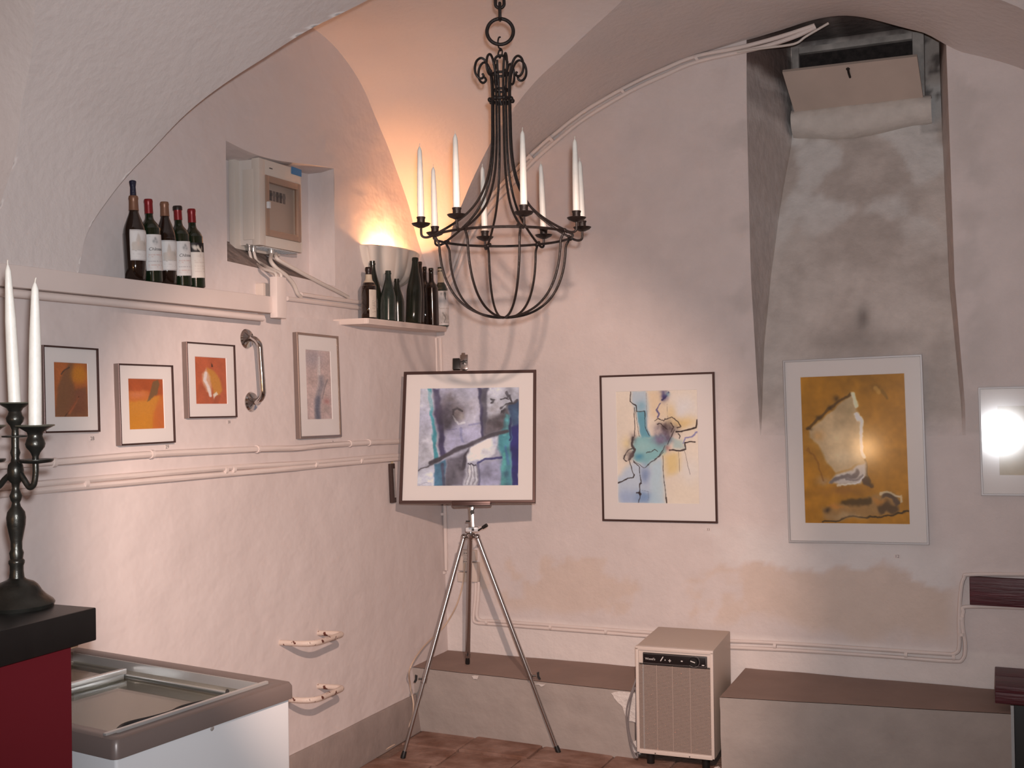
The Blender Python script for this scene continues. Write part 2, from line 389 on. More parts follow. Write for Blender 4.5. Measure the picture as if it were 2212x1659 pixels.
g.grid([[V3((xu(ny(t), z), ny(t), z)) for t in reversed(ts) for z in [2.07 + (nb(t) - 2.07) * k / 5]] for k in range(6)])
g.grid([[V3((xu(ny(t), z), ny(t), z)) for t in reversed(ts) for z in [nt(t) + (3.5 - nt(t)) * k / 16]] for k in range(17)])
XB = -0.245
def nbk(t): return nb(t) + .11 * (1 - t ** 3) + .012            # the rough sill slopes up towards the back
def nsil(t, k, fn): return fn(t) + ((nbk(t) - nb(t)) * k / 2 if fn is nb else (0 if k == 0 else -.012))
rws = [[V3((xx if k else xu(ny(t), nt(t)), ny(t), nsil(t, k, nt))) for t in reversed(ts)] for k, xx in enumerate((-0.1, -0.17, XB))]
g.grid(rws)
g.grid([[V3((x, NY1, z)) for z in np.linspace(nb(1), nt(1), 6)] for x in (XB, -0.17, -0.1)])
g.grid([[V3((x, NY0, z)) for z in np.linspace(nb(0), nt(0), 6)] for x in (-0.1, -0.17, XB)])
g.grid([[V3((XB, ny(t), nb(t) + (nt(t) - nb(t)) * k)) for t in reversed(ts)] for k in (0, 1)])
wleft = tag(g.build('wall_left', M['plaster'], smooth=35, recenter=False), kind='structure')
g = G(); g.grid([[V3((xx if k else xu(ny(t), nb(t)), ny(t), nsil(t, k, nb) + (nz((t * 9, k, 2), 1.3, .008) if k == 1 else 0))) for t in ts] for k, xx in enumerate((-0.1, -0.17, XB))])
g.build('niche_sill', M['sill_dark'], parent=wleft, smooth=60)

# ---- numpy stain painter shared by walls, labels and pictures
def vnoise(w, h, sx, sy, seed, octv=4):
    r = np.random.default_rng(seed); out = np.zeros((h, w)); amp = 1.0; tot = 0
    for o in range(octv):
        nx, nyy = max(2, int(sx * 2 ** o) + 2), max(2, int(sy * 2 ** o) + 2); t = r.random((nyy, nx))
        X = np.linspace(0, nx - 1.001, w); Y = np.linspace(0, nyy - 1.001, h); xi = X.astype(int); yi = Y.astype(int)
        fx = X - xi; fy = Y - yi; fx = fx * fx * (3 - 2 * fx); fy = (fy * fy * (3 - 2 * fy))[:, None]
        a = t[yi][:, xi]; b = t[yi][:, xi + 1]; c = t[yi + 1][:, xi]; d = t[yi + 1][:, xi + 1]
        out += amp * ((a * (1 - fx) + b * fx) * (1 - fy) + (c * (1 - fx) + d * fx) * fy); tot += amp; amp *= 0.5
    return out / tot
# back wall with the light-shaft recess cut by rows
z0 = 1.50; SL = 0.387
def curve(pts): a = np.array(pts); return lambda z: float(np.interp(z, a[:, 0], a[:, 1]))
xl = curve([(0, 1.70), (1.50, 1.70), (2.27, 1.665), (3.07, 1.655), (3.6, 1.66)])
xr = curve([(0, 2.625), (1.63, 2.623), (2.2, 2.588), (2.94, 2.576), (3.6, 2.565)])
def recp(px, py): return onp(px, py, (0, yback(z0), z0), (0, 1, -SL))
lb = [recp(*p) for p in ((1641, 925), (1651, 750), (1665, 600), (1685, 450), (1712, 297))]
xlb = curve([(z0, 1.705)] + [(p.z, p.x) for p in lb[1:]] + [(3.6, lb[-1].x)])
def xrb(z): return xr(z) - 0.015 - 0.035 * min(1, max(0, (z - z0) / 1.5))
YREC = 0.62
def yrec(z): return min(YREC, yback(z0) + SL * (z - z0))
zs_lo = np.linspace(0, z0, 76); zs_hi = np.linspace(z0, 3.56, 104)
def wallp(x, z): return V3((x, yback(z) - nz((x, 7, z), 2.2, .006) - nz((x, 9, z), 8, .0018), z))
def cols_for(pts, zone):
    n = len(pts); c = np.tile(np.array(WALLC), (n, 1))
    for i, p in enumerate(pts):
        x, z = p.x, p.z
        n1 = noise.noise(V3((x * 3.1, 1.7, z * 3.6))) + .5 * noise.noise(V3((x * 9, 4.2, z * 9))) + .22 * noise.noise(V3((x * 26, 2.2, z * 26)))
        base = np.array(WALLC)
        if zone == 0:
            base = base * (0.97 + 0.03 * n1)
            # old damp line: bare beige plaster below a ragged edge, chalky white flakes above it
            edge = 0.78 + 0.09 * n1 + 0.08
            beige = np.array((0.70, 0.565, 0.475))
            if 0.50 < z < 1.05 and x > 0.2:
                k = sstep(-0.012, 0.012, edge - z) * sstep(0.0, 0.10, z - 0.53 + 0.06 * n1) * (0.62 + .10 * sstep(1.5, 1.8, x)) * sstep(2.62, 2.5, x)
                k *= max(sstep(-0.22, 0.0, n1), sstep(1.45, 1.85, x + .25 * n1))
                base = base * (1 - k) + beige * k
            if 1.3 < x < 2.65 and edge < z < edge + 0.22:
                k = 0.7 * sstep(1.35, 1.75, x + .3 * n1) * sstep(2.64, 2.5, x) * sstep(0, 0.015, z - edge) * sstep(0.22, 0.08, z - edge); base = base * (1 - k) + np.array((0.80, 0.77, 0.76)) * k
            if z < 0.53: base = base * 0.2 + np.array((0.82, 0.75, 0.72)) * 0.8
            if x > 1.5 and z > 1.5:
                k = 0.4 * sstep(0.16, 0.0, abs(x - (1.62 if x < 2.1 else 2.66))) * sstep(.2, -.3, n1); base = base * (1 - k) + np.array((0.50, 0.46, 0.44)) * k
        else:
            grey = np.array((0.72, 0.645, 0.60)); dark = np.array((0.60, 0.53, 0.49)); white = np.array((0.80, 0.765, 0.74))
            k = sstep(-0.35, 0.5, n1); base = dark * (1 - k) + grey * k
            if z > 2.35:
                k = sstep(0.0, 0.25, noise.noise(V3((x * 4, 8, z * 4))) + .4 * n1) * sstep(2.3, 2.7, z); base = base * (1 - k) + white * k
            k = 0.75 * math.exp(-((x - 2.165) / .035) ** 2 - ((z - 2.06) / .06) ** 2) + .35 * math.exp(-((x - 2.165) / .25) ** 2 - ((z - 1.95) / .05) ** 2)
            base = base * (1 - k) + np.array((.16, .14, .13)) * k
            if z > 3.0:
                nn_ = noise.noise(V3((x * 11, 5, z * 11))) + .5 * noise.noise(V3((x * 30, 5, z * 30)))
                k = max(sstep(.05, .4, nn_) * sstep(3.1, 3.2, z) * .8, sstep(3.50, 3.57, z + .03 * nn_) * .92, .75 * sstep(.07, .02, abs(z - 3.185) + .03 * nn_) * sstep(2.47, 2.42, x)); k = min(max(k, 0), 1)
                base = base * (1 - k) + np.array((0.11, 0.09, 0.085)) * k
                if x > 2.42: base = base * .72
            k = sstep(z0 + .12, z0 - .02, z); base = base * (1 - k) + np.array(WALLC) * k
        c[i] = base
    return c
def strip(gr, xa, xb, zs, n, pf):
    gr.grid([[pf(xa(z) + (xb(z) - xa(z)) * k / n, z) for k in range(n + 1)] for z in zs])
g = G(); g.recalc = False
allz = np.concatenate([zs_lo, zs_hi[1:]])
strip(g, lambda z: -0.35, xl, allz, 100, wallp)
strip(g, xl, xr, zs_lo, 48, wallp)
strip(g, xr, lambda z: 4.05, allz, 66, wallp)
wb = g.build('wall_back', M['plaster_attr'], smooth=40, recenter=False)
set_cols(wb, cols_for([v.co for v in wb.data.vertices], 0)); tag(wb, kind='structure')
g = G(); g.recalc = False
def recpt(x, z): return V3((x, yrec(z) + nz((x, 3, z), 5, .008), z))
strip(g, xlb, xrb, zs_hi, 48, recpt)
g.grid([[(wallp(xl(z), z) * (1 - t) + recpt(xlb(z), z) * t) for t in np.linspace(0, 1, 9)] for z in zs_hi])
g.grid([[(recpt(xrb(z), z) * (1 - t) + wallp(xr(z), z) * t) for t in np.linspace(0, 1, 6)] for z in zs_hi])
g.grid([[V3((x, y, 3.56)) for x in np.linspace(1.6, 2.62, 20)] for y in (yback(3.5), .3, .64)])
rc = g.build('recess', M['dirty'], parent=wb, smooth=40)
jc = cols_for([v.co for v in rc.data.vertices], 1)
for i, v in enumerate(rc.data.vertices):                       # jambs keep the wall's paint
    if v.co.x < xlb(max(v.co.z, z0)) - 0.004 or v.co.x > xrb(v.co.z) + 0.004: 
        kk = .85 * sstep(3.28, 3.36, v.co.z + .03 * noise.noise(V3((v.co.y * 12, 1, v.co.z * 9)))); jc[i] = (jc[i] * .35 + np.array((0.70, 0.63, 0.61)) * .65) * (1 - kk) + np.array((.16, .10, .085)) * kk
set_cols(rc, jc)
# broken plaster lump that forms the sill under the hatch
g = G(); rows = []
for k in range(9):
    a = k / 8; rows.append([])
    for t in np.linspace(0, 1, 30):
        x = 1.79 + 0.69 * t; sag = -0.035 * math.sin(math.pi * min(1, t * 1.15)) ** 1
        z = 3.185 - 0.13 * a + sag * a + nz((x, 1, a), 6, .01); y = YREC - 0.02 - 0.085 * math.sin(math.pi * (0.16 + a * 0.84)) ** 0.6
        rows[-1].append(V3((x, y, z)))
rows.append([V3((p.x, YREC + .03, p.z + .01)) for p in rows[-1]]); rows.insert(0, [V3((p.x, YREC + .03, p.z)) for p in rows[0]])
g.grid(rows); sl = g.build('plaster_sill', M['dirty'], parent=wb, smooth=60)
set_cols(sl, np.array([(0.74, .68, .63)] * len(sl.data.vertices)))

# unseen sides of the room
g = G(); g.grid([[V3((XR + .1, y, z)) for y in (0.1, YF)] for z in (0, 3.5)]); tag(g.build('wall_right', M['plaster'], recenter=False), kind='structure')
g = G(); g.grid([[V3((x, YF, z)) for x in (-.2, 4.0)] for z in (0, 3.5)]); tag(g.build('wall_front', M['plaster'], recenter=False), kind='structure')

# floor with worn flagstones
g = G(); g.grid([[V3((x, y, -0.004)) for x in (-.3, 2, 4.05)] for y in (YF, -3, .15)]); fl = tag(g.build('floor', M['mortar'], recenter=False), kind='structure')
yy = -0.36
row = 0
while yy > -2.2:
    d = 0.20 + 0.10 * random.random(); x = -0.05 + 0.15 * random.random() - (row % 2) * .12
    while x < 2.9:
        w = 0.24 + 0.2 * random.random()
        xa, xb, ya, yb = x + .006, x + w - .006, yy - d + .006, yy - .006
        xa = max(xa, 0.035)
        if xb - xa > 0.08:
            g = G(); h = 0.004 + 0.008 * random.random()
            j = lambda: (random.random() - .5) * .014
            lo = [(xa + j() * .3, ya + j() * .3), (xb + j() * .3, ya + j() * .3), (xb + j() * .3, yb + j() * .3), (xa + j() * .3, yb + j() * .3)]
            cx, cy = (xa + xb) / 2, (ya + yb) / 2
            vlo = [g.bm.verts.new((p[0], p[1], -.004)) for p in lo]; vmid = [g.bm.verts.new((p[0], p[1], h - .003)) for p in lo]
            vhi = [g.bm.verts.new((cx + (p[0] - cx) * .93, cy + (p[1] - cy) * .93, h + j() * .2)) for p in lo]
            for A, B in ((vlo, vmid), (vmid, vhi)):
                for k in range(4): g._f((A[k], A[(k + 1) % 4], B[(k + 1) % 4], B[k]))
            g._f(vhi); g.build('flagstone', M['stone'], parent=fl, smooth=0)
        x += w
    yy -= d; row += 1

# painted grey skirting band along the left wall
g = G()
zt = [(LW(640, 1625).y, LW(640, 1625).z), (LW(870, 1512).y, LW(870, 1512).z)]
def zsk(y): return zt[0][1] + (zt[1][1] - zt[0][1]) * (y - zt[0][0]) / (zt[1][0] - zt[0][0])
yy = np.linspace(-0.37, -5.0, 40)
g.grid([[V3((lwx(zsk(y) * zf) + o_ + nz((0, y, z_ * .7), 2.3, .006), y, zsk(y) * zf)) for y in yy] for (zf, o_, z_) in ((0, .013, 0), (.5, .012, .1), (.97, .012, .2), (1, .008, .2), (1, -.03, .2))])
tag(g.build('baseboard_left', M['skirt'], smooth=50, recenter=False), kind='structure')

# ------------------------------------------------------------------ masonry benches along the back wall
def bench(name, corners_top, corners_bot, zt, label, flakes):
    r = root(name, ((corners_top[0][0] + corners_top[1][0]) / 2, -0.2, 0), label, 'bench')
    (xa, ya), (xb, yb) = corners_top; (xc, yc), (xd, yd) = corners_bot; g = G(); n = 40; rows = []
    for t, in [(q,) for q in np.linspace(0, 1, 12)]:
        rows.append([V3((xc + (xa - xc) * t + ((xd + (xb - xd) * t) - (xc + (xa - xc) * t)) * k / n,
                         (yc + (ya - yc) * t) * (1 - k / n) + (yd + (yb - yd) * t) * k / n + nz((k / n * (xb - xa), 2, t), 3, .012) * (1 - abs(2 * t - 1) * .3), zt * t)) for k in range(n + 1)])
    g.grid(rows); top = rows[-1]
    for side in (0, -1):
        g.grid([[p, V3((p.x, yback(p.z) - .004, p.z))] for p in [r_[side] for r_ in rows]])
    g.build('front', M['bench_front'], parent=r, smooth=50)
    g = G(); rr = []
    for q in np.linspace(0, 1, 10):
        rr.append([V3((p.x, p.y * (1 - q) + (yback(zt) - .004) * q, zt + .002 + nz((p.x, q, 3), 4, .004) * min(1, q * 6))) for p in top])
    g.grid(rr); g.build('bench_top', M['bench_top'], parent=r, smooth=50)
    for poly in flakes:
        yf = min(ya, yb); pts = [onp(x, y, (0, ya + (yb - ya) * .9 - .003, 0), (0, 1, 0)) for x, y in poly]; g = G(); q = []
        for k in range(len(pts)):
            a_, b_ = pts[k], pts[(k + 1) % len(pts)]
            for t in (0, .33, .66): c_ = a_.lerp(b_, t); c_.x += nz((c_.x * 40, 1, c_.z * 40), 1, .008); c_.z = min(zt - .002, c_.z + nz((c_.x * 40, 5, c_.z * 40), 1, .008)); t_ = c_.z / zt; sx = (c_.x - xa) / (xb - xa); c_.y = (yc + (ya - yc) * t_) * (1 - sx) + (yd + (yb - yd) * t_) * sx - .010; q.append(c_)
        g.prism(q, (0, .02, 0)); g.build('flaked_patch', M['flake'], parent=r, smooth=0)
    return r
bench('masonry_bench', ((-0.03, -0.40), (1.19, -0.455)), ((-0.03, -0.365), (1.18, -0.41)), 0.33, 'low grey painted masonry bench in the corner, left of the dehumidifier',
      [[(1320, 1497), (1345, 1490), (1378, 1494), (1378, 1535), (1370, 1562), (1354, 1558), (1344, 1528), (1330, 1512)], [(1014, 1464), (1030, 1462), (1026, 1470), (1018, 1470)], [(1152, 1478), (1176, 1480), (1168, 1484)], [(1360, 1606), (1374, 1602), (1378, 1632), (1364, 1628)]])
fa, fb = ATZ(1556, 1507, .37), ATZ(2183, 1543, .37)
bench('masonry_bench', ((1.615, fa.y), (2.785, fb.y)), ((1.615, fa.y + .02), (2.785, fb.y + .02)), 0.37, 'low grey painted masonry bench right of the dehumidifier with brown top', [[(1556, 1640), (1566, 1636), (1576, 1650), (1572, 1664), (1556, 1664)]])

# ------------------------------------------------------------------ cable trunking, duct and pipes
XT = 0.046
g = G(); g.box2((-.056, -4.4, 2.063), (XT, -1.627, 2.131), .004); g.box2((-.05, -4.4, 2.040), (.0, -1.66, 2.066), 0)
tr = root('cable_trunking', (0, -2.6, 2.04), 'long cream trunking ledge on the left wall under the five labelled wine bottles', 'trunking')
g.build('casing', M['paint_cream'], parent=tr)
g = G(); g.tube([(.022, -4.4, 2.048), (.022, -2.5, 2.047), (.022, -1.66, 2.042)], .0135, 12); g.build('conduit_tube', M['paint_cream'], parent=tr)
a, b = LU(589, 595, .07), LU(620, 688, .07)
g = G(); g.box2((.034, max(a.y, -1.6255), b.z), (.07, b.y, a.z), .004)
tag(g.build('cable_duct', M['paint_cream']), 'square cream cable duct standing at the right end of the trunking, under the fuse box', 'duct')
a, b = LU(552, 612), LU(582, 641)
jb = root('wall_socket', (-.09, (a.y + b.y) / 2, b.z), 'small double cream socket on the wall above the trunking, left of the duct', 'socket')
g = G(); m_ = (a.y + b.y) / 2; g.box2((-.11, a.y, 2.135), (-.062, m_ - .003, a.z), .005); g.build('plate', M['socket'], parent=jb)
g = G(); g.box2((-.11, m_ + .001, 2.135), (-.058, b.y, a.z), .005); g.build('plate', M['socket'], parent=jb)

def pipe(name, paths, r, label, cat='pipe', m='paint_cream', clips=(), cr=None, part='tube', group=None):
    P = [smooth_path(p, 5) for p in paths]; rt = root(name, P[0][0], label, cat, group)
    for p in P:
        g = G(); g.tube(p, r, 9); g.build(part, M[m], parent=rt)
    for (c, d) in clips:
        d = V3(d).normalized(); g = G(); g.tube([V3(c) - d * .007, V3(c) + d * .007], cr or r * 1.3, 10); g.build('clip', M[m], parent=rt)
    return rt
off = .012
p1 = [LW(x, y, off) for x, y in ((95, 999), (135, 997), (330, 981), (560, 970), (640, 968), (700, 962), (780, 957), (872, 953))]
pipe('conduit', [[p1[0] - (p1[2] - p1[0]) * 0.8] + p1], .0125, 'upper single cream conduit crossing the left wall below the small pictures', clips=[(LW(x, y, off), p1[3] - p1[1]) for x, y in ((115, 999), (327, 981), (556, 970), (756, 958), (797, 956))])
p2 = [LW(x, y, off) for x, y in ((0, 1053), (180, 1037), (330, 1024), (500, 1010), (680, 999), (780, 990), (872, 983))]
p3 = [LW(x, y, off - .002) for x, y in ((0, 1068), (180, 1051), (330, 1038), (500, 1023), (620, 1013), (700, 1005), (790, 997), (872, 990))]
pipe('conduit', [[p2[0] + (p2[0] - p2[1])] + p2, [p3[0] + (p3[0] - p3[1])] + p3], .0115, 'lower twin cream conduits crossing the left wall towards the easel', clips=[(LW(x, y, off - .001), p2[3] - p2[1]) for x, y in ((183, 1044), (485, 1016), (502, 1014), (680, 1003), (778, 995))], cr=.017)
pipe('conduit', [[LU(620, 645, -.088), LU(680, 652.5, -.088), LU(776, 665, -.088), LU(812, 671, -.088)]], .010, 'lower cream conduit running from the cable duct to the bottle shelf')
pipe('conduit', [[LU(650, 636, -.088), LU(700, 643, -.088), LU(776, 653, -.088), LU(812, 659, -.088)]], .010, 'upper cream conduit running behind the bottle shelf below the lamp')
ac = [(962, 602), (978, 577), (1009, 496), (1056, 431), (1103, 379), (1150, 332), (1191, 296), (1238, 258), (1285, 226), (1362, 183), (1430, 151), (1504, 122), (1610, 100), (1690, 78), (1760, 55)]
ac2 = [(965, 622), (985, 592), (1013, 517), (1060, 449), (1108, 395), (1155, 346), (1197, 309), (1243, 271), (1290, 239), (1366, 195), (1432, 164), (1504, 134), (1606, 111), (1660, 98), (1720, 78), (1762, 58)]
pipe('conduit', [[BW(x, y, .014) for x, y in ac], [BW(x, y, .010) for x, y in ac2]], .011, 'twin cream conduits following the curve of the vault along the back wall', clips=[(BW(x, y + 4, .012), (BW(x + 5, y - 4) - BW(x, y))) for x, y in ((1147, 335), (1191, 296), (1345, 192), (1504, 122))], cr=.02)
pipe('cable', [[BW(1592, 112, .034), BW(1650, 104, .036), BW(1715, 95, .04), BW(1742, 78, .042), BW(1790, 50, .044)]], .006, 'loose cream cable sagging from the vault conduit towards the hatch', 'cable', 'cable')
pipe('conduit', [[BW(941, 730, .012), BW(946, 900, .012), BW(951, 1100, .012), BW(955, 1238, .012)], [BW(951, 730, .010), BW(956, 900, .010), BW(961, 1100, .010), BW(964, 1232, .010)]], .010, 'twin cream conduits dropping down the room corner behind the easel', clips=[(BW(955, 1110, .011), (0, 0, 1)), (BW(958, 1236, .011), (0, 0, 1))], cr=.017)
pipe('conduit', [[BW(1028, 1256, .010), BW(1027, 1290, .010), BW(1023, 1335, .010), BW(1030, 1345, .010), BW(1052, 1347, .010), BW(1140, 1354, .010), BW(1300, 1366, .010), BW(1400, 1374, .010), BW(1480, 1379, .010)],
                 [BW(1034, 1256, .010), BW(1033, 1290, .010), BW(1030, 1330, .010), BW(1040, 1341, .010), BW(1060, 1341, .012), BW(1140, 1347, .012), BW(1300, 1359, .012), BW(1400, 1366, .012), BW(1480, 1371, .012)]], .0095,
     'twin cream conduits from the corner sockets along the wall above the left bench', clips=[(BW(1052, 1344, .011), (1, 0, 0)), (BW(1190, 1355, .011), (1, 0, 0)), (BW(1310, 1364, .011), (1, 0, 0))], cr=.015)
pipe('conduit', [[BW(1560, 1384, .011), BW(1700, 1390, .011), BW(1900, 1403, .011), BW(2035, 1412, .011), BW(2063, 1411, .011), BW(2072, 1395, .011), BW(2072, 1334, .011), BW(2076, 1273, .011), BW(2083, 1248, .011), BW(2098, 1241, .011), BW(2240, 1241, .011)],
                 [BW(1560, 1398, .010), BW(1700, 1404, .010), BW(1900, 1417, .010), BW(2050, 1428, .010), BW(2079, 1424, .010), BW(2085, 1395, .010), BW(2079, 1349, .010), BW(2081, 1322, .010), BW(2094, 1310, .010), BW(2240, 1314, .010)]], .0095,
     'twin cream conduits above the right bench turning up beside the red backboard', clips=[(BW(x, y, .011), d) for x, y, d in ((1674, 1395, (1, 0, 0)), (1957, 1414, (1, 0, 0)), (2060, 1420, (1, 0, 0)), (2077, 1370, (0, 0, 1)), (2077, 1335, (0, 0, 1)))], cr=.015)
# sockets and boxes in the corner behind the easel
def wallbox(name, pxs, d, label, cat, m='socket', extras=()):
    a, b = BW(pxs[0], pxs[1]), BW(pxs[2], pxs[3]); r = root(name, ((a.x + b.x) / 2, a.y, b.z), label, cat)
    yw = (a.y + b.y) / 2; g = G(); g.box2((a.x, yw + .004, b.z), (b.x, yw - d, a.z), .006); g.build('plate', M[m], parent=r)
    for (px, py, rr, mm) in extras:
        c = BW(px, py, d + .001); mt = axis_mtx(c, c + V3((0, -1, 0)))
        g = G(); g.lathe([(rr, 0), (rr, .004), (rr * .8, .004), (rr * .72, -.001), (0, -.001)], mt, 18); pr = g.build('socket_face', M[mm], parent=r)
        for dx in (-1, 1):
            g = G(); g.lathe([(rr * .13, 0), (rr * .13, .003), (0, .003)], Matrix.Translation((dx * rr * .35, -.001, 0)) @ mt, 8); o = g.build('hole', M['black_plastic'], parent=pr)
    return r
wallbox('wall_socket', (994, 1186, 1016, 1232), .03, 'cream double wall socket behind the left tripod leg', 'socket', extras=((1006, 1195, .016, 'socket'), (1005, 1213, .016, 'socket')))
wallbox('junction_box', (1019, 1187, 1032, 1211), .035, 'small square cream junction box behind the tripod, upper one', 'junction box')
wallbox('junction_box', (1020, 1213, 1038, 1255), .045, 'larger cream junction box behind the tripod, below the small one', 'junction box')
wallbox('junction_box', (993, 1234, 1016, 1256), .03, 'flat cream box under the double socket behind the tripod', 'junction box')
pts = [BW(1004, 1225, .04), BW(997, 1290, .05), BW(968, 1345, .06), ATZ(930, 1385, .52) if False else BW(940, 1375, .12), ATZ(900, 1430, .36), ATZ(884, 1447, .325), ]
def floorp(x, y): return ATZ(x, y, .012)
pts = [BW(1004, 1216, .035), BW(1000, 1260, .05), BW(985, 1310, .05), BW(958, 1355, .05), LW(915, 1397, .06), LW(886, 1443, .10)]
fy = -0.47
pts += [onp(886, 1480, (0, fy, 0), (0, 1, 0)), onp(893, 1520, (0, fy, 0), (0, 1, 0)), onp(889, 1555, (0, fy, 0), (0, 1, 0)), floorp(868, 1594), floorp(845, 1612), floorp(810, 1630), floorp(780, 1645), floorp(735, 1668), floorp(690, 1690)]
pipe('power_cord', [pts], .0042, 'thin cream cord from the corner socket over the bench onto the floor', 'cord', 'cord', part='cord')
a, b = LW(853.5, 1000), LW(841, 1087)
pq = root('hanging_plaque', (a + b) / 2, 'narrow dark wooden plaque hanging by a string left of the easel picture', 'plaque')
g = G(); u = V3((0, 1, 0)); up_ = NL.cross(u) * -1 if NL.cross(u).z < 0 else NL.cross(u)
c = (a + b) / 2 + NL * .014; rot = Matrix((NL, u, NL.cross(u))).transposed()
wq = abs(a.y - b.y) * .52; c = c - V3((0, wq * .42, 0)) - NL * .004; g.box(c, (.018, wq, abs(a.z - b.z)), rot, .003); g.build('board', M['plaque'], parent=pq)
g = G(); g.box(c + NL * .0095 + u * wq * .22, (.002, wq * .3, abs(a.z - b.z) * .74), rot); g.build('pale_strip', M['alu'], parent=pq)  # pale strip on the right half of the board
ntop = LW(853, 982, .01); g = G(); g.tube([c + NL.cross(u) * abs(a.z - b.z) * .48 + u * .008, ntop, c + NL.cross(u) * abs(a.z - b.z) * .48 - u * .008], .0018, 6); g.build('string', M['string'], parent=pq)

# ------------------------------------------------------------------ hatch in the light shaft
wn = root('window_1', (2.11, YREC, 3.18), kind='structure')
q = lambda x, y, yy=0.58: onp(x, y, (0, yy, 0), (0, 1, 0))
TL, TR_, BR, BL = q(1711, 101), q(1988, 79), q(2007, 217), q(1716, 243)
def bar(name, p, q_, w, d, m, par, bev=.004):
    p, q_ = V3(p), V3(q_); L_ = (q_ - p).length; mt = (q_ - p).to_track_quat('Z', 'Y').to_matrix()
    g = G(); g.box((p + q_) / 2, (w, d, L_) if abs((q_ - p).normalized().z) > .5 else (w, d, L_), mt, bev); return g.build(name, M[m], parent=par)
zf = (TL.z + TR_.z) / 2; zb = (BR.z + BL.z) / 2; xa, xb = (TL.x + BL.x) / 2, (TR_.x + BR.x) / 2
for nm, lo_, hi_ in (('jamb', (xa, .55, zb), (xa + .035, .64, zf)), ('jamb', (xb - .055, .55, zb), (xb, .64, zf)), ('head', (xa + .035, .55, zf - .032), (xb - .055, .64, zf)), ('sill', (xa + .035, .55, zb - .01), (xb - .055, .64, zb + .022))):
    g = G(); g.box2(lo_, hi_, .004); g.build(nm, M['hatch_frame'], parent=wn)
g = G(); g.box2((xa + .03, .584, zb), (xb - .05, .600, zf)); g.build('shaft_shade_panel', M['shaft_shade'], parent=wn)  # solid dark panel, its colour stands in for the unlit shaft behind
g = G(); yb_, yt_ = .54, .33
fl_ = [q(1716, 242, yb_), q(1994, 212, yb_), q(1981, 122, yt_), q(1690, 156, yt_)]
nn = (fl_[1] - fl_[0]).cross(fl_[3] - fl_[0]).normalized(); g.prism(fl_, nn * -.018)
fp = g.build('flap', M['hatch'], parent=wn, smooth=0)
lc = q(1832, 145, .36); g = G(); dv = (fl_[0] - fl_[3]).normalized(); nd = nn if nn.y < 0 else -nn
g.tube([lc + nd * .012, lc + nd * .02 + dv * .02, lc + nd * .012 + dv * .055], .006, 8); g.sphere(lc + nd * .012, .010); g.build('latch', M['iron'], parent=fp)

# ------------------------------------------------------------------ pictures
class Cv:
    def __init__(s, w, h, base, seed=1, var=.06, sx=5, sy=5):
        s.w, s.h, s.seed = w, h, seed; s.X, s.Y = np.meshgrid((np.arange(w) + .5) / w, (np.arange(h) + .5) / h)
        s.a = np.ones((h, w, 3)) * np.array(base, float)
        s.wx = (vnoise(w, h, 9, 9, seed + 50) - .5) * .05; s.wy = (vnoise(w, h, 9, 9, seed + 51) - .5) * .05
        s.a *= (1 + var * 2 * (vnoise(w, h, sx, sy, seed) - .5))[:, :, None]
    def mix(s, m, c, al=1.0):
        m = np.clip(m * al, 0, 1)[:, :, None]; s.a = s.a * (1 - m) + np.array(c, float) * m; return s
    def seg(s, p, q, X, Y):
        asp = s.h / s.w; ax, ay = p; bx, by = q; dx, dy = bx - ax, (by - ay) * asp; L = dx * dx + dy * dy + 1e-9
        t = np.clip(((X - ax) * dx + (Y - ay) * asp * dy) / L, 0, 1); return np.hypot(X - ax - t * dx, (Y - ay) * asp - t * dy)
    def line(s, pts, w, c, al=1.0, rough=1.0, soft=.5):
        w = w * getattr(s, 'lw', 1.0); X, Y = s.X + s.wx * rough * .5, s.Y + s.wy * rough * .5; d = np.full(s.X.shape, 9.)
        for p, q in zip(pts[:-1], pts[1:]): d = np.minimum(d, s.seg(p, q, X, Y))
        return s.mix(1 - sstep(w * (1 - soft), w * (1 + soft), d), c, al)
    def poly(s, pts, c, al=1.0, soft=.01, rough=1.0):
        X, Y = s.X + s.wx * rough, s.Y + s.wy * rough; ins = np.zeros(X.shape, bool); d = np.full(X.shape, 9.); n = len(pts)
        for i in range(n):
            (x1, y1), (x2, y2) = pts[i], pts[(i + 1) % n]; k = (y1 > Y) != (y2 > Y)
            xi = x1 + (Y - y1) / ((y2 - y1) if y2 != y1 else 1e-9) * (x2 - x1); ins ^= k & (X < xi); d = np.minimum(d, s.seg((x1, y1), (x2, y2), X, Y))
        sd = np.where(ins, d, -d); return s.mix(sstep(-soft, soft, sd), c, al)
    def blob(s, cx, cy, rx, ry, c, al=1.0, ang=0.0, pw=1.0, tex=0.0):
        x, y = s.X + s.wx - cx, s.Y + s.wy - cy; ca, sa = math.cos(ang), math.sin(ang)
        m = np.exp(-(((x * ca + y * sa) / rx) ** 2 + ((y * ca - x * sa) / ry) ** 2) ** pw)
        if tex: m = m * np.clip(1 + tex * 3 * (vnoise(s.w, s.h, 16, 16, s.seed + 7) - .5), 0, 2)
        return s.mix(m, c, al)
    def grain(s, amt, sx, sy, seed=3):
        s.a *= (1 + amt * 2 * (vnoise(s.w, s.h, sx, sy, seed, 3) - .5))[:, :, None]; return s
    def albedo(s, white, top=.80):
        
        a = np.clip(s.a, 0, 255); l = a.mean(2, keepdims=True); a = l + (a - l) * 0.88; w = np.array(white, float); w = w * .55 + w.mean() * .45
        return np.clip(lin(a) / lin(w) * top, 0.003, .9)

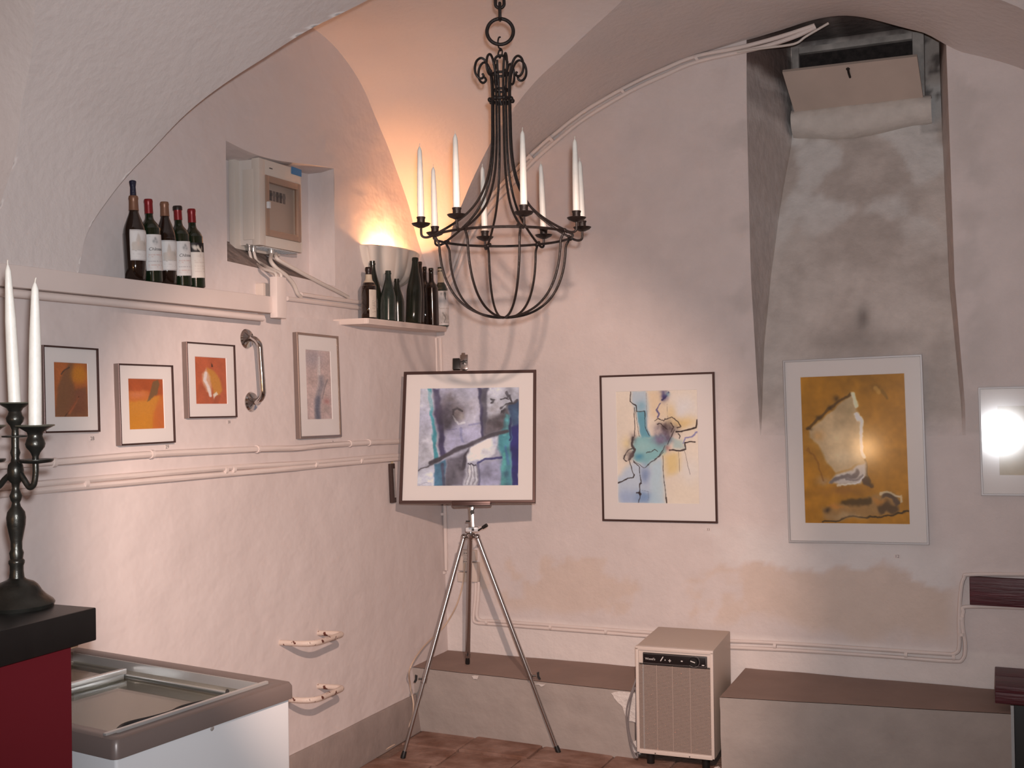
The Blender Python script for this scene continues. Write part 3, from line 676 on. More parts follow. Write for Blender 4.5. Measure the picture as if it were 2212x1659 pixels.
def picture(pl, outer, art, paint, depth, fw_, fm, label, sm=None, glass='pglass', mname='framed_picture', plane=None, width=None, group=None, cham=.3):
    P = [pl(x, y, depth) for x, y in outer]
    u = ((P[1] - P[0]) + (P[2] - P[3])).normalized(); n = plane
    n = (n - u * n.dot(u)).normalized(); v = n.cross(u)
    c = sum(P, V3()) / 4; w = ((P[1] - P[0]).length + (P[2] - P[3]).length) / 2; h = ((P[0] - P[3]).dot(v) + (P[1] - P[2]).dot(v)) / 2
    if width: w = width; c = (P[0] + P[3]) / 2 + u * w / 2
    mt = frame(c - n * depth - v * h / 2, u, v, n); r = root(mname, mt, label, 'picture', group); inv = mt.inverted()
    hw_, d = w / 2, depth
    def ring(prof, mats, name, par):
        g = G(); cs = [(-1, 0), (1, 0), (1, 1), (-1, 1)]; rows = []
        for (ins, z) in prof: rows.append([g.bm.verts.new((sx * (hw_ - ins), (ins if sy == 0 else h - ins), z)) for sx, sy in cs])
        for i, (A, B) in enumerate(zip(rows[:-1], rows[1:])):
            g.mi = 1 if (i == 0 and len(mats) > 1) else 0
            for k in range(4): g._f((A[k], A[(k + 1) % 4], B[(k + 1) % 4], B[k]))
        return g.build(name, mats, parent=par, smooth=0, world=False)
    ms = [M[fm]] + ([M[sm]] if sm else [])
    fr = ring([(0, 0.001), (0, d - fw_ * cham * .5), (fw_ * cham * .5, d), (fw_ * (1 - cham * .4), d), (fw_, d - .004), (fw_, d - .011)], ms, 'frame', r)
    A = [inv @ pl(x, y, depth - .006) for x, y in art]; ax0, ax1 = (A[0].x + A[3].x) / 2, (A[1].x + A[2].x) / 2; ay1, ay0 = (A[0].y + A[1].y) / 2, (A[2].y + A[3].y) / 2
    g = G(); zz = d - .0065; O = [(-hw_ + fw_ * .9, fw_ * .9), (hw_ - fw_ * .9, fw_ * .9), (hw_ - fw_ * .9, h - fw_ * .9), (-hw_ + fw_ * .9, h - fw_ * .9)]
    I = [(ax0, ay0), (ax1, ay0), (ax1, ay1), (ax0, ay1)]; J = [(ax0 + .0015, ay0 + .0015), (ax1 - .0015, ay0 + .0015), (ax1 - .0015, ay1 - .0015), (ax0 + .0015, ay1 - .0015)]
    vo = [g.bm.verts.new((*p, zz)) for p in O]; vi = [g.bm.verts.new((*p, zz)) for p in I]; vj = [g.bm.verts.new((*p, zz - .0022)) for p in J]
    for k in range(4): g._f((vo[k], vo[(k + 1) % 4], vi[(k + 1) % 4], vi[k]))
    g.mi = 1
    for k in range(4): g._f((vi[k], vi[(k + 1) % 4], vj[(k + 1) % 4], vj[k]))
    g.build('mount', [M['mat_white'], M['mat_bevel']], parent=r, smooth=0, world=False)
    hh, ww = paint.shape[:2]; xs = np.linspace(ax0, ax1, ww); yv = np.linspace(ay1, ay0, hh)
    verts = np.zeros((hh, ww, 3)); verts[:, :, 0] = xs[None, :]; verts[:, :, 1] = yv[:, None]; verts[:, :, 2] = zz - .0023
    idx = np.arange(hh * ww).reshape(hh, ww); q_ = np.stack([idx[:-1, :-1], idx[1:, :-1], idx[1:, 1:], idx[:-1, 1:]], -1).reshape(-1, 4)
    me = bpy.data.meshes.new('painting'); me.from_pydata(verts.reshape(-1, 3).tolist(), [], q_.tolist()); me.materials.append(M['art'])
    o = bpy.data.objects.new('painting', me); COL.objects.link(o); o.parent = r; set_cols(o, paint.reshape(-1, 3))
    g = G(); g.grid([[V3((x, y, d - .0045)) for x in (-hw_ + fw_ * .8, hw_ - fw_ * .8)] for y in (fw_ * .8, h - fw_ * .8)]); g.build('glass_pane', M[glass], parent=r, smooth=0, world=False)
    g = G(); g.box((0, h / 2, .004), (w - .006, h - .006, .005)); g.build('backing_board', M['hardboard'], parent=r, smooth=0, world=False)
    return r

def art28():
    c = Cv(80, 128, (188, 92, 38), 11, .10)
    c.poly([(.0, 1), (.12, .45), (.28, .2), (.45, .03), (.6, 0), (.55, .3), (.6, .5), (.95, .45), (1, 1)], (132, 80, 48), .9, .06); c.blob(.74, .22, .24, .18, (214, 122, 24), .95, pw=2); c.blob(.8, .62, .25, .18, (140, 72, 52), .7)
    c.blob(.75, .85, .3, .12, (128, 66, 44), .7); c.line([(.22, .22), (.32, .14), (.45, .1)], .02, (72, 52, 44), .8); c.line([(.72, .62), (.5, .83), (.3, .98)], .012, (80, 45, 30), .9)
    c.poly([(.38, .92), (.7, .62), (.72, .66), (.46, .95)], (200, 92, 50), .6, .03); return c.grain(.06, 40, 60).albedo((205, 178, 172), .60)
def art29():
    c = Cv(80, 124, (186, 78, 32), 12, .06)
    c.poly([(0, .25), (.55, .25), (.6, .42), (1, .33), (1, 1), (0, 1)], (214, 108, 34), .9, .06); c.poly([(0, .45), (.5, .42), (.62, .36), (.9, .33), (.7, .7), (.65, 1), (0, 1)], (216, 130, 32), .9, .05); c.blob(.25, .32, .3, .07, (218, 116, 72), .8)
    c.poly([(.72, .06), (.85, .02), (.9, .1), (.82, .3), (.52, .46), (.55, .4)], (124, 86, 50), .9, .02); c.blob(.9, .8, .18, .3, (206, 96, 44), .7); return c.grain(.05, 40, 60).albedo((222, 190, 176), .64)
def art30():
    c = Cv(80, 122, (200, 88, 48), 13, .08)
    c.poly([(.4, .22), (.6, .3), (.8, .48), (.85, .72), (.72, .84), (.58, .8), (.48, .55), (.38, .35)], (214, 132, 44), .95, .05); c.poly([(.36, .24), (.45, .4), (.5, .6), (.48, .78), (.36, .74), (.22, .52), (.22, .38)], (228, 170, 134), .9, .05)
    c.line([(.34, .34), (.3, .5), (.4, .62), (.44, .74), (.46, .82)], .045, (240, 214, 204), .9); c.poly([(.55, .8), (.66, .74), (.72, .8), (.6, .86), (.58, .92)], (236, 212, 190), .9, .02); c.poly([(.5, 1), (.6, .86), (.72, .8), (.8, .82), (.7, 1)], (172, 76, 40), .6, .03)
    c.poly([(.52, .12), (.56, .16), (.58, .22), (.52, .2)], (70, 40, 24), .95, .01); return c.grain(.05, 40, 60).albedo((224, 192, 178), .64)
def art_blue():
    c = Cv(60, 150, (196, 158, 148), 14, .10, 4, 8)
    c.blob(.3, .12, .4, .14, (160, 140, 142), .8); c.blob(.5, .3, .05, .25, (214, 186, 176), .8, .1); c.line([(.6, .4), (.62, .5), (.5, .62), (.42, .78), (.42, 1)], .10, (120, 112, 120), .65, 2, .9); c.line([(.45, .7), (.4, .85), (.42, 1)], .09, (84, 82, 96), .7, 3, .9)
    c.line([(.85, .42), (.72, .55), (.62, .7)], .03, (130, 112, 112), .6, 2); c.line([(.55, .1), (.55, .35)], .03, (220, 196, 186), .7); c.blob(.8, .74, .12, .05, (178, 104, 94), .7); c.blob(.75, .85, .15, .05, (170, 140, 128), .6); return c.grain(.10, 24, 60).albedo((222, 190, 176), .72)
def art_easel():
    c = Cv(210, 208, (166, 160, 176), 15, .10, 6, 6); c.lw = .85; D = (70, 62, 78)
    c.poly([(0, 0), (.1, 0), (.19, .75), (0, .84)], (196, 188, 198), .9, .03); c.blob(.06, .3, .1, .15, (150, 146, 170), .5); c.blob(.1, .62, .12, .12, (214, 204, 208), .8)
    c.poly([(.14, 0), (.6, 0), (.63, .52), (.28, .7)], (164, 156, 176), .9, .02); c.blob(.42, .1, .2, .1, (180, 172, 186), .7); c.blob(.52, .3, .09, .2, (206, 196, 206), .7)
    c.poly([(.13, 0), (.19, 0), (.28, .7), (.22, .74)], (66, 58, 92), .95, .015); c.blob(.24, .26, .08, .14, (66, 54, 74), .8); c.blob(.38, .2, .14, .06, (98, 84, 90), .8, tex=.6); c.blob(.3, .33, .07, .09, (88, 78, 86), .7, tex=.5)
    c.blob(.385, .28, .075, .075, (128, 110, 108), .9, pw=2); c.line([(.33, .3), (.34, .24), (.39, .21), (.43, .25)], .012, (58, 50, 54), .9, 2); c.line([(.33, .3), (.36, .35), (.4, .37), (.46, .35)], .008, (220, 212, 214), .8, 2); c.blob(.42, .31, .03, .04, (184, 170, 166), .8)
    c.poly([(.27, .4), (.6, .37), (.62, .52), (.3, .66)], (172, 164, 196), .6, .05); c.line([(.42, .4), (.46, .55)], .012, (120, 118, 160), .5, 3); c.line([(.28, .43), (.38, .42)], .006, (110, 104, 140), .6); c.line([(.5, .38), (.62, .36)], .01, (120, 116, 160), .5)
    c.poly([(.075, 0), (.115, 0), (.155, .35), (.20, .74), (.165, .76), (.13, .35)], (58, 138, 150), .97, .01)
    c.poly([(.68, 0), (1, 0), (1, .18), (.85, .3), (.69, .34)], (196, 190, 200), .95, .02); c.poly([(.58, 0), (.68, 0), (.685, .48), (.63, .52), (.62, .3)], (84, 78, 92), .95, .015); c.poly([(.58, 0), (.61, 0), (.65, .5), (.625, .52)], (58, 52, 84), .8, .012)
    c.poly([(.69, .33), (.8, .27), (.9, .2), (.9, .3), (.88, .44), (.66, .5)], (98, 88, 94), .95, .03); c.blob(.77, .38, .07, .05, (140, 124, 132), .7, tex=.6); c.blob(.74, .3, .05, .03, (176, 166, 172), .6)
    c.poly([(.9, .2), (1, .13), (1, .42), (.93, .42), (.9, .32)], (54, 74, 110), .95, .015); c.poly([(.915, .41), (1, .4), (1, 1), (.93, 1)], (40, 38, 104), .97, .012); c.line([(.84, .26), (.9, .2), (.99, .14)], .014, (74, 66, 74), .85, 2)
    c.poly([(.86, .28), (.9, .3), (.92, .5), (.93, 1), (.83, 1), (.82, .75), (.8, .55)], (66, 140, 150), .95, .02); c.line([(.87, .3), (.88, .42), (.86, .5)], .014, (96, 172, 176), .7, 2); c.line([(.91, .33), (.91, .55)], .012, (36, 44, 90), .9, 2); c.line([(.88, .62), (.89, .8)], .015, (70, 110, 160), .7, 3); c.line([(.85, .7), (.86, 1)], .02, (86, 170, 160), .8, 2)
    for p in ([(.86, .05), (.9, .08), (.88, .11)], [(.8, .12), (.86, .1), (.9, .12)], [(.91, .08), (.93, .15)], [(.73, .12), (.75, .13), (.74, .16)], [(.8, .23), (.87, .2), (.93, .17)], [(.82, .25), (.86, .24)]): c.line(p, .011, (44, 38, 44), .9, 3)
    c.blob(.9, .05, .09, .06, (140, 132, 142), .5, tex=.8); c.blob(.86, .215, .03, .02, (226, 222, 228), .8)
    c.poly([(.28, .74), (.49, .66), (.47, .8), (.46, 1), (.28, 1)], (106, 98, 110), .95, .02); c.blob(.4, .85, .07, .1, (132, 122, 130), .6, tex=.5)
    c.line([(.13, .765), (.22, .725), (.35, .655), (.48, .6), (.6, .54), (.74, .49), (.88, .455)], .024, (72, 64, 72), .96, 1.2); c.line([(.5, .6), (.56, .575), (.47, .7), (.45, .82)], .02, (66, 58, 68), .85, 1.5)
    c.poly([(.49, .77), (.485, .7), (.52, .62), (.6, .56), (.7, .53), (.8, .51), (.8, .58), (.76, .68), (.7, .73), (.6, .74)], (226, 218, 222), .97, .015); c.blob(.66, .66, .07, .05, (196, 184, 188), .6); c.blob(.77, .56, .03, .05, (160, 160, 190), .6)
    c.line([(.6, .77), (.66, .735), (.82, .725)], .012, (58, 56, 112), .9, 1.5); c.poly([(.6, .79), (.83, .745), (.83, 1), (.6, 1)], (158, 152, 180), .92, .02); c.line([(.6, .78), (.61, 1)], .014, (92, 88, 118), .8); c.blob(.7, .86, .03, .05, (128, 120, 140), .6)
    c.poly([(.49, .8), (.59, .8), (.595, 1), (.46, 1)], (190, 182, 190), .9, .015)
    for k in range(7): c.line([(.495 + k * .016, .79 + .01 * (k % 2)), (.49 + k * .017, .98)], .004, (232, 226, 230) if k % 2 else (120, 112, 120), .7, 2)
    c.line([(.495, .785), (.515, .8), (.53, .785), (.55, .8), (.585, .785)], .008, (50, 44, 54), .85, 3)
    c.poly([(.17, .77), (.275, .74), (.28, 1), (.175, 1)], (66, 110, 138), .95, .012); c.line([(.245, .78), (.27, 1)], .016, (78, 72, 96), .8)
    c.poly([(0, .86), (.165, .78), (.175, 1), (0, 1)], (208, 202, 214), .95, .012); c.line([(0, .845), (.09, .81), (.16, .765)], .007, (90, 80, 86), .85, 2); c.line([(.02, .975), (.15, .972)], .004, (150, 144, 160), .6, 4)
    for (x, y, rx, ry, col, al, sd) in ((.3, .12, .1, .1, (120, 108, 112), .55, 3), (.5, .16, .12, .06, (196, 184, 190), .5, 4), (.28, .32, .07, .12, (66, 58, 66), .6, 5), (.78, .36, .1, .07, (72, 62, 66), .65, 6), (.74, .2, .06, .08, (150, 140, 144), .6, 7),
                                    (.36, .9, .08, .12, (84, 78, 88), .5, 8), (.42, .78, .05, .08, (62, 56, 64), .5, 9), (.06, .5, .07, .2, (150, 144, 156), .5, 10), (.08, .12, .07, .1, (206, 200, 206), .5, 11), (.7, .9, .1, .1, (136, 132, 154), .5, 12), (.66, .6, .1, .05, (236, 230, 232), .5, 13), (.88, .9, .04, .12, (64, 108, 128), .6, 14), (.96, .3, .04, .08, (66, 96, 124), .6, 15)):
        c.seed = 100 + sd; c.blob(x, y, rx, ry, col, al, tex=1.1)
    c.grain(.16, 8, 8, 61); c.grain(.10, 22, 26, 62)
    return c.grain(.05, 60, 60).albedo((232, 204, 192))
def art33():
    c = Cv(190, 264, (242, 222, 198), 16, .03, 3, 3); c.lw = .68; K = (50, 34, 34)
    c.poly([(.19, 0), (.39, 0), (.4, .12), (.4, .38), (.3, .42), (.27, .19), (.2, .11)], (190, 204, 212), .95, .03); c.poly([(.28, .19), (.37, .19), (.39, .35), (.42, .4), (.3, .43)], (98, 166, 184), .95, .015); c.blob(.32, .15, .06, .05, (126, 180, 198), .7)
    c.poly([(.4, 0), (.62, 0), (.66, .2), (.5, .26), (.42, .22)], (240, 206, 160), .7, .06); c.blob(.82, .16, .18, .12, (232, 226, 222), .8); c.blob(.8, .29, .2, .05, (240, 200, 126), .85); c.blob(.68, .2, .06, .08, (240, 200, 130), .6)
    c.poly([(.22, .42), (.42, .4), (.55, .38), (.7, .42), (.6, .55), (.38, .68), (.2, .62)], (128, 190, 192), .9, .03); c.blob(.33, .5, .12, .06, (168, 206, 200), .7); c.blob(.28, .59, .06, .03, (72, 146, 176), .8)
    c.poly([(.2, .64), (.4, .66), (.55, .6), (.57, 1), (0, 1), (0, .78)], (194, 208, 222), .9, .05); c.blob(.35, .75, .05, .08, (124, 144, 184), .8); c.blob(.32, .95, .14, .05, (112, 146, 190), .8); c.blob(.1, .95, .12, .07, (158, 176, 210), .7); c.poly([(.43, .64), (.56, .62), (.57, 1), (.4, 1)], (188, 214, 220), .7, .04)
    c.poly([(.58, .57), (.76, .55), (.78, .7), (.62, .76)], (240, 204, 128), .85, .06); c.blob(.12, .46, .06, .06, (244, 212, 140), .6); c.blob(.8, .9, .2, .1, (244, 224, 196), .6); c.blob(.9, .7, .12, .12, (240, 230, 220), .7)
    c.blob(.58, .4, .12, .09, (108, 90, 112), .95, tex=.6, pw=1.5); c.blob(.66, .33, .09, .06, (120, 102, 98), .85, tex=.7); c.blob(.52, .43, .08, .04, (146, 128, 160), .7); c.blob(.6, .32, .05, .03, (80, 62, 66), .6, tex=.9)
    for p in ([(.48, .28), (.53, .25), (.58, .26), (.6, .24)], [(.6, .25), (.68, .23), (.74, .27), (.78, .31), (.74, .33)], [(.52, .31), (.56, .29), (.62, .33)], [(.66, .28), (.7, .32), (.68, .36)], [(.72, .35), (.66, .43), (.63, .5)], [(.58, .5), (.52, .6), (.47, .62)], [(.38, .56), (.47, .53), (.5, .55)]): c.line(p, .008, K, .8, 3)
    c.line([(.18, 0), (.18, .1), (.26, .14), (.27, .19)], .008, K, .95, 1.5); c.line([(.27, .19), (.36, .19), (.37, .34), (.4, .39)], .006, K, .85, 1.5); c.line([(.235, .15), (.23, .4)], .007, K, .8, 1); c.line([(.25, .17), (.28, .41)], .004, K, .7, 1); c.line([(.38, .02), (.39, .38)], .003, (120, 100, 110), .7, 1)
    c.blob(.2, .43, .04, .05, (92, 76, 80), .85, tex=.8); c.line([(.22, .4), (.2, .47), (.24, .51), (.2, .56), (.17, .62)], .022, (70, 54, 54), .9, 4); c.line([(.2, .5), (.12, .53), (.11, .58), (.14, .62)], .012, K, .9, 4); c.blob(.15, .56, .05, .05, (120, 100, 96), .7, tex=.9)
    c.line([(.16, .63), (.2, .74), (.21, .76)], .006, K, .9, 1.5); c.line([(0, .825), (.13, .785), (.19, .78), (.21, .745)], .010, K, .95, 1.2); c.line([(.21, .64), (.28, .68), (.3, .8), (.27, .87), (.265, 1)], .007, K, .9, 2); c.line([(.28, .83), (.3, .82)], .01, K, .8); c.line([(.25, .92), (.27, .93)], .014, K, .9, 3)
    c.line([(.2, .63), (.33, .68), (.42, .65), (.52, .6), (.57, .55)], .005, (70, 54, 60), .85, 2); c.line([(.57, .58), (.575, .8), (.6, 1)], .005, K, .9, 1); c.line([(.595, .95), (.6, 1)], .013, K, .8, 2); c.line([(.3, .89), (.38, .895), (.38, .97)], .003, (110, 120, 150), .7)
    c.line([(.74, .365), (.86, .355), (.98, .34), (1, .27)], .013, K, .97, 1.2); c.line([(.77, .42), (.78, .4), (.76, .38)], .008, K, .8); c.line([(.65, .535), (.77, .53), (.85, .51), (.84, .46), (.92, .45), (.96, .455)], .012, K, .95, 1.5); c.line([(.82, .46), (.84, .42), (.92, .4), (1, .38)], .012, (120, 116, 180), .8, 2); c.poly([(.7, .42), (.8, .43), (.84, .5), (.7, .52)], (150, 190, 190), .6, .03)
    c.blob(.6, .04, .045, .05, (72, 66, 120), .9, .5, tex=.8); c.line([(.65, .005), (.6, .05), (.55, .07)], .018, (58, 50, 96), .9, 4); c.line([(.53, .1), (.51, .15), (.53, .19), (.525, .24)], .013, (92, 82, 136), .85, 4); c.blob(.64, .03, .03, .02, (150, 186, 194), .8)
    c.line([(.76, .53), (.77, .73)], .003, (100, 80, 80), .7, .5); c.line([(.83, .52), (.87, .65), (.9, .74)], .004, (90, 70, 70), .7, 1); c.line([(.63, .12), (.64, .24)], .003, (110, 90, 90), .6); c.blob(.62, .52, .04, .025, (190, 120, 110), .7)
    return c.grain(.02, 50, 60).albedo((238, 222, 208))
def art12():
    c = Cv(160, 232, (158, 98, 18), 17, .08, 4, 5)
    c.blob(.3, .3, .3, .25, (146, 90, 14), .6); c.blob(.8, .4, .25, .3, (166, 104, 30), .6); c.blob(.6, .03, .3, .05, (122, 76, 14), .6, tex=.5); c.blob(.75, .1, .12, .03, (108, 70, 20), .5, tex=.8)
    c.poly([(.49, .13), (.07, .36), (.07, .41), (.15, .47), (.23, .58), (.32, .66), (.6, .6), (.59, .45), (.57, .33), (.53, .22)], (172, 138, 100), .97, .015); c.blob(.42, .24, .1, .06, (146, 116, 80), .7); c.blob(.35, .42, .2, .08, (192, 158, 118), .7); c.blob(.42, .55, .16, .06, (188, 160, 126), .7); c.blob(.48, .2, .04, .06, (158, 128, 88), .7); c.blob(.15, .4, .06, .04, (176, 120, 60), .6)
    c.line([(.05, .36), (.18, .28), (.3, .2), (.48, .13)], .012, (74, 46, 14), .85, 2); c.blob(.29, .21, .02, .015, (50, 32, 12), .9); c.blob(.36, .15, .025, .02, (66, 42, 12), .8); c.blob(.17, .28, .03, .015, (60, 38, 12), .8); c.blob(.07, .355, .03, .01, (56, 36, 14), .8)
    c.line([(.5, .13), (.53, .2)], .018, (214, 194, 160), .8, 2); c.line([(.53, .26), (.57, .33), (.56, .4), (.58, .48), (.6, .56)], .016, (216, 200, 184), .85, 3); c.line([(.6, .58), (.62, .68), (.66, .76)], .010, (70, 44, 20), .8, 2)
    c.poly([(.25, .72), (.32, .67), (.5, .63), (.6, .6), (.62, .69), (.55, .73), (.34, .75)], (176, 160, 152), .95, .02); c.line([(.27, .72), (.4, .69), (.52, .665)], .022, (84, 74, 76), .85, 3); c.line([(.4, .71), (.58, .69)], .012, (104, 92, 92), .8, 3); c.line([(.32, .755), (.5, .73), (.6, .7)], .008, (222, 208, 196), .8, 3); c.poly([(.57, .71), (.62, .69), (.66, .76), (.58, .73)], (58, 42, 40), .9, .01)
    c.blob(.2, .7, .06, .03, (150, 118, 100), .6); c.blob(.38, .78, .2, .03, (140, 84, 26), .7, tex=.5); c.line([(.05, .5), (.15, .6), (.2, .68)], .01, (120, 66, 16), .5, 3)
    c.poly([(.18, .89), (.38, .86), (.62, .82), (.9, .79), (.92, .92), (.6, .95), (.25, .99), (.18, .97)], (140, 100, 60), .8, .03); c.line([(.4, .86), (.5, .85), (.62, .845)], .034, (60, 42, 18), .85, 3, .6); c.blob(.23, .9, .04, .02, (66, 46, 28), .8, tex=.6); c.line([(.74, .9), (.8, .88), (.88, .9)], .04, (64, 44, 28), .85, 3); c.line([(.78, .82), (.86, .82), (.9, .86)], .022, (62, 48, 44), .8, 3); c.line([(.75, .805), (.8, .8), (.92, .8), (.93, .85)], .012, (190, 168, 140), .7, 3)
    c.poly([(.24, .87), (.32, .865), (.38, .9), (.3, .9)], (176, 104, 34), .8, .02); c.poly([(.66, .83), (.8, .85), (.7, .88)], (172, 104, 36), .8, .02); c.line([(.17, .99), (.35, .97), (.55, .95), (.75, .945), (.98, .92)], .008, (44, 30, 14), .9, 2); c.blob(.4, .95, .16, .02, (158, 126, 92), .6)
    c.line([(.72, .1), (.75, .13)], .02, (176, 122, 50), .7, 2); c.line([(.78, .12), (.82, .17)], .015, (112, 76, 24), .6, 2); return c.grain(.10, 10, 14, 21).grain(.05, 26, 34, 22).albedo((188, 166, 156))
def art_right():
    c = Cv(60, 60, (150, 124, 100), 18, .10); c.blob(.2, .8, .3, .2, (140, 110, 70), .5); c.blob(.6, .3, .4, .3, (176, 158, 142), .6); return c.albedo((188, 164, 160))

picture(LW, ((89.5, 745), (209, 752), (222, 933), (101, 935)), ((114, 781), (187.5, 784.6), (195, 901), (122, 901)), art28(), .022, .006, 'frame_brown', 'small brown framed picture of a brown leaf and yellow disc, leftmost behind the candles', 'frame_side', plane=NL)
picture(LW, ((251, 785), (369, 788.6), (386, 956), (267, 962)), ((274, 817.5), (350, 818), (360, 926), (284, 928)), art29(), .024, .006, 'frame_brown', 'small brown framed orange picture with a dark green wedge, hung lowest on left wall', 'frame_side', plane=NL)
picture(LW, ((401.5, 738), (507.6, 745), (514.5, 901.7), (410, 903)), ((420.7, 770), (488, 772.6), (493, 872.7), (425, 873)), art30(), .024, .006, 'frame_brown', 'small brown framed orange picture of a pale shell, left of the chrome grab bar', 'frame_side', plane=NL)
picture(LW, ((641.5, 717), (732, 726.4), (739, 943.7), (649, 947.8)), ((660, 755), (714.4, 758), (718.5, 905.8), (665, 906)), art_blue(), .024, .011, 'frame_champagne', 'tall narrow champagne framed pink and blue abstract under the bottle shelf', 'frame_side', plane=NL)
picture(BW, ((1295.6, 811.6), (1544, 803), (1547.8, 1131), (1299.8, 1125.3)), ((1331.4, 845.3), (1507, 841.8), (1509.3, 1088), (1333, 1087.3)), art33(), .02, .010, 'frame_brown', 'dark brown framed abstract in pale blue and yellow ink, right of the easel', plane=NB)
picture(BW, ((1696, 777.6), (1997, 765.5), (2002, 1176.8), (1697.6, 1172.4)), ((1733, 813.8), (1958, 806.5), (1961.4, 1132.5), (1734.6, 1130.5)), art12(), .022, .010, 'frame_silver', 'large silver framed ochre painting with a pale sail shape, under the light shaft', plane=NB)
gl = (FLASH - BW(2190, 935, .02)).normalized(); mid = ((gl - ray(2190, 935).normalized()) / 2).normalized()
picture(BW, ((2115, 836.2), (2212, 834.3), (2212, 1071), (2116.9, 1070.8)), ((2156.6, 876.7), (2290, 875), (2290, 1027), (2156.6, 1027)), art_right(), .022, .009, 'frame_silver', 'silver framed picture glaring with flash, cut off at the right edge', plane=mid, width=.42, glass='pglass_glare')

# number tags below the pictures
def numtag(pl, nrm, px, py, s, h, label):
    c = pl(px, py, .0015); u = V3((0, 1, 0)) if nrm.x > .5 else V3((1, 0, 0)); v = nrm.cross(u); mt = frame(c, u, v, nrm)
    r = root('number_tag', mt, label, 'number tag'); g = G(); g.box((0, 0, 0), (h * 1.9, h * 1.3, .001)); g.build('paper', M['paper_tag'], parent=r, world=False, smooth=0)
    text(s, h, mt @ Matrix.Translation((0, 0, .0012)), M['ink_grey'], r, 'digits')
numtag(LW, NL, 199, 947.5, '28', .013, 'tiny paper number 28 stuck below the leftmost picture')
numtag(LW, NL, 361, 965.5, '29', .013, 'tiny paper number below the picture with the green wedge')
numtag(LW, NL, 494.5, 912, '30', .012, 'tiny paper number below the pale shell picture')
numtag(LW, NL, 719, 955, '31', .010, 'tiny paper number below the tall pink and blue picture')
numtag(BW, NB, 1530, 1144, '33', .012, 'tiny paper number below the pale blue and yellow picture')
numtag(BW, NB, 1938, 1202, '12', .014, 'tiny paper number 12 below the ochre painting')

# ------------------------------------------------------------------ easel tripod and its picture
pBL, pBR, pTL, pTR = ATD(872.2, 1090, 5.36), ATD(1166.4, 1083.6, 5.30), ATD(862, 800.7, 5.54), ATD(1148.7, 800.7, 5.48)
ne = (pBR - pBL).cross(pTL - pBL).normalized(); ne = ne if ne.dot(CAM - pBL) > 0 else -ne
def EP(x, y, off=0.0): return onp(x, y, pBL + ne * off, ne)
ep = picture(lambda x, y, o: EP(x, y, o - .026), ((862, 800.7), (1148.7, 800.7), (1166.4, 1083.6), (872.2, 1090)), ((900, 837.4), (1114.4, 837.4), (1127, 1048), (909, 1050.4)), art_easel(), .026, .015, 'frame_brown',
             'square brown framed blue and grey abstract standing on the tripod easel', 'frame_side', plane=ne, mname='easel_picture')
apex = ATD(1017, 1158, 5.46)
es = root('tripod_easel', (apex.x, apex.y, 0), 'steel tripod easel with spread legs in the corner, holding the blue abstract', 'easel')
F1, F2, F3 = ATZ(870, 1638, .004), ATZ(1207, 1626, .004), ATZ(1010, 1433, .336)
a1, a2, a3 = ATD(1002, 1160, 5.45), ATD(1031, 1160, 5.44), ATD(1016, 1162, 5.50)
for A, F_, tk, side in ((a1, F1, .655, -1), (a2, F2, .655, 1), (a3, F3, .93, 0)):
    J = A + (F_ - A) * tk; d = (F_ - A).normalized()
    g = G(); g.tube([A, J], .0125, 14); leg = g.build('leg', M['steel'], parent=es)
    g = G(); g.tube([J - d * .01, F_ - d * .03], .0088, 12); g.build('lower_leg', M['steel'], parent=leg)
    g = G(); g.tube([J - d * .012, J + d * .012], .0145, 12); g.build('collar', M['steel'], parent=leg)
    g = G(); g.tube([F_ - d * .034, F_ - d * .012, F_], [.0105, .0125, .012], 12); g.build('rubber_foot', M['black_plastic'], parent=leg)
    k = (RX * side if side else -f0) * 1.0; g = G(); kp = J + k * .014 - d * .006
    g.tube([kp, kp + k * .016], .004, 8); c0 = kp + k * .022
    g.prism([c0 + zu * -.006 - f0 * .004, c0 + zu * -.019 + k * .008 - f0 * .004, c0 + zu * -.016 + k * .018 - f0 * .004, c0 + zu * .0 + k * .010 - f0 * .004, c0 + zu * .020 + k * .010 - f0 * .004, c0 + zu * .016 - k * .002 - f0 * .004], f0 * .008)
    g.build('wing_knob', M['black_plastic'], parent=leg)
hc = ATD(1017, 1157, 5.45)
g = G(); g.lathe([(.018, -.012), (.022, -.006), (.022, .010), (.012, .014), (.010, .03)], Matrix.Translation(hc), 20)
for A in (a1, a2, a3): g.sphere(A, .0155)
g.build('apex_casting', M['steel'], parent=es)
hp = ATD(1020, 1143, 5.43); g = G(); g.box(hp, (.064, .04, .022), Matrix.Rotation(YAW, 3, 'Z'), .006); g.build('tilt_head', M['fz_white'], parent=es)
g = G(); g.box(hp - f0 * .0205 + RX * .004, (.012, .002, .012), Matrix.Rotation(YAW, 3, 'Z')); g.build('head_mark', M['ink'], parent=es)
l0, l1 = ATD(1033, 1146, 5.41), ATD(1052, 1134, 5.39); g = G(); g.tube([l0, l0 + (l1 - l0) * .45, l0 + (l1 - l0) * .5, l1], [.004, .004, .008, .009], 10); g.build('pan_handle', M['black_plastic'], parent=es)
mb, mtp = EP(1019.5, 1139, -.052), EP(1002, 768, -.044)
mr = frame((mb + mtp) / 2, (mtp - mb).cross(ne).normalized(), (mtp - mb).normalized(), ne)
g = G(); g.box((mb + mtp) / 2, (.024, (mtp - mb).length, .010), mr.to_3x3(), .002); g.build('mast', M['steel'], parent=es)
kb = EP(1020, 1106, -.03); g = G(); g.tube([kb - ne * .012, kb + ne * .008], .009, 12); g.tube([kb + RY * -.012 - RX * .004, kb + RY * .02 + RX * .010], .0035, 8); g.build('clamp_knob', M['black_plastic'], parent=es)
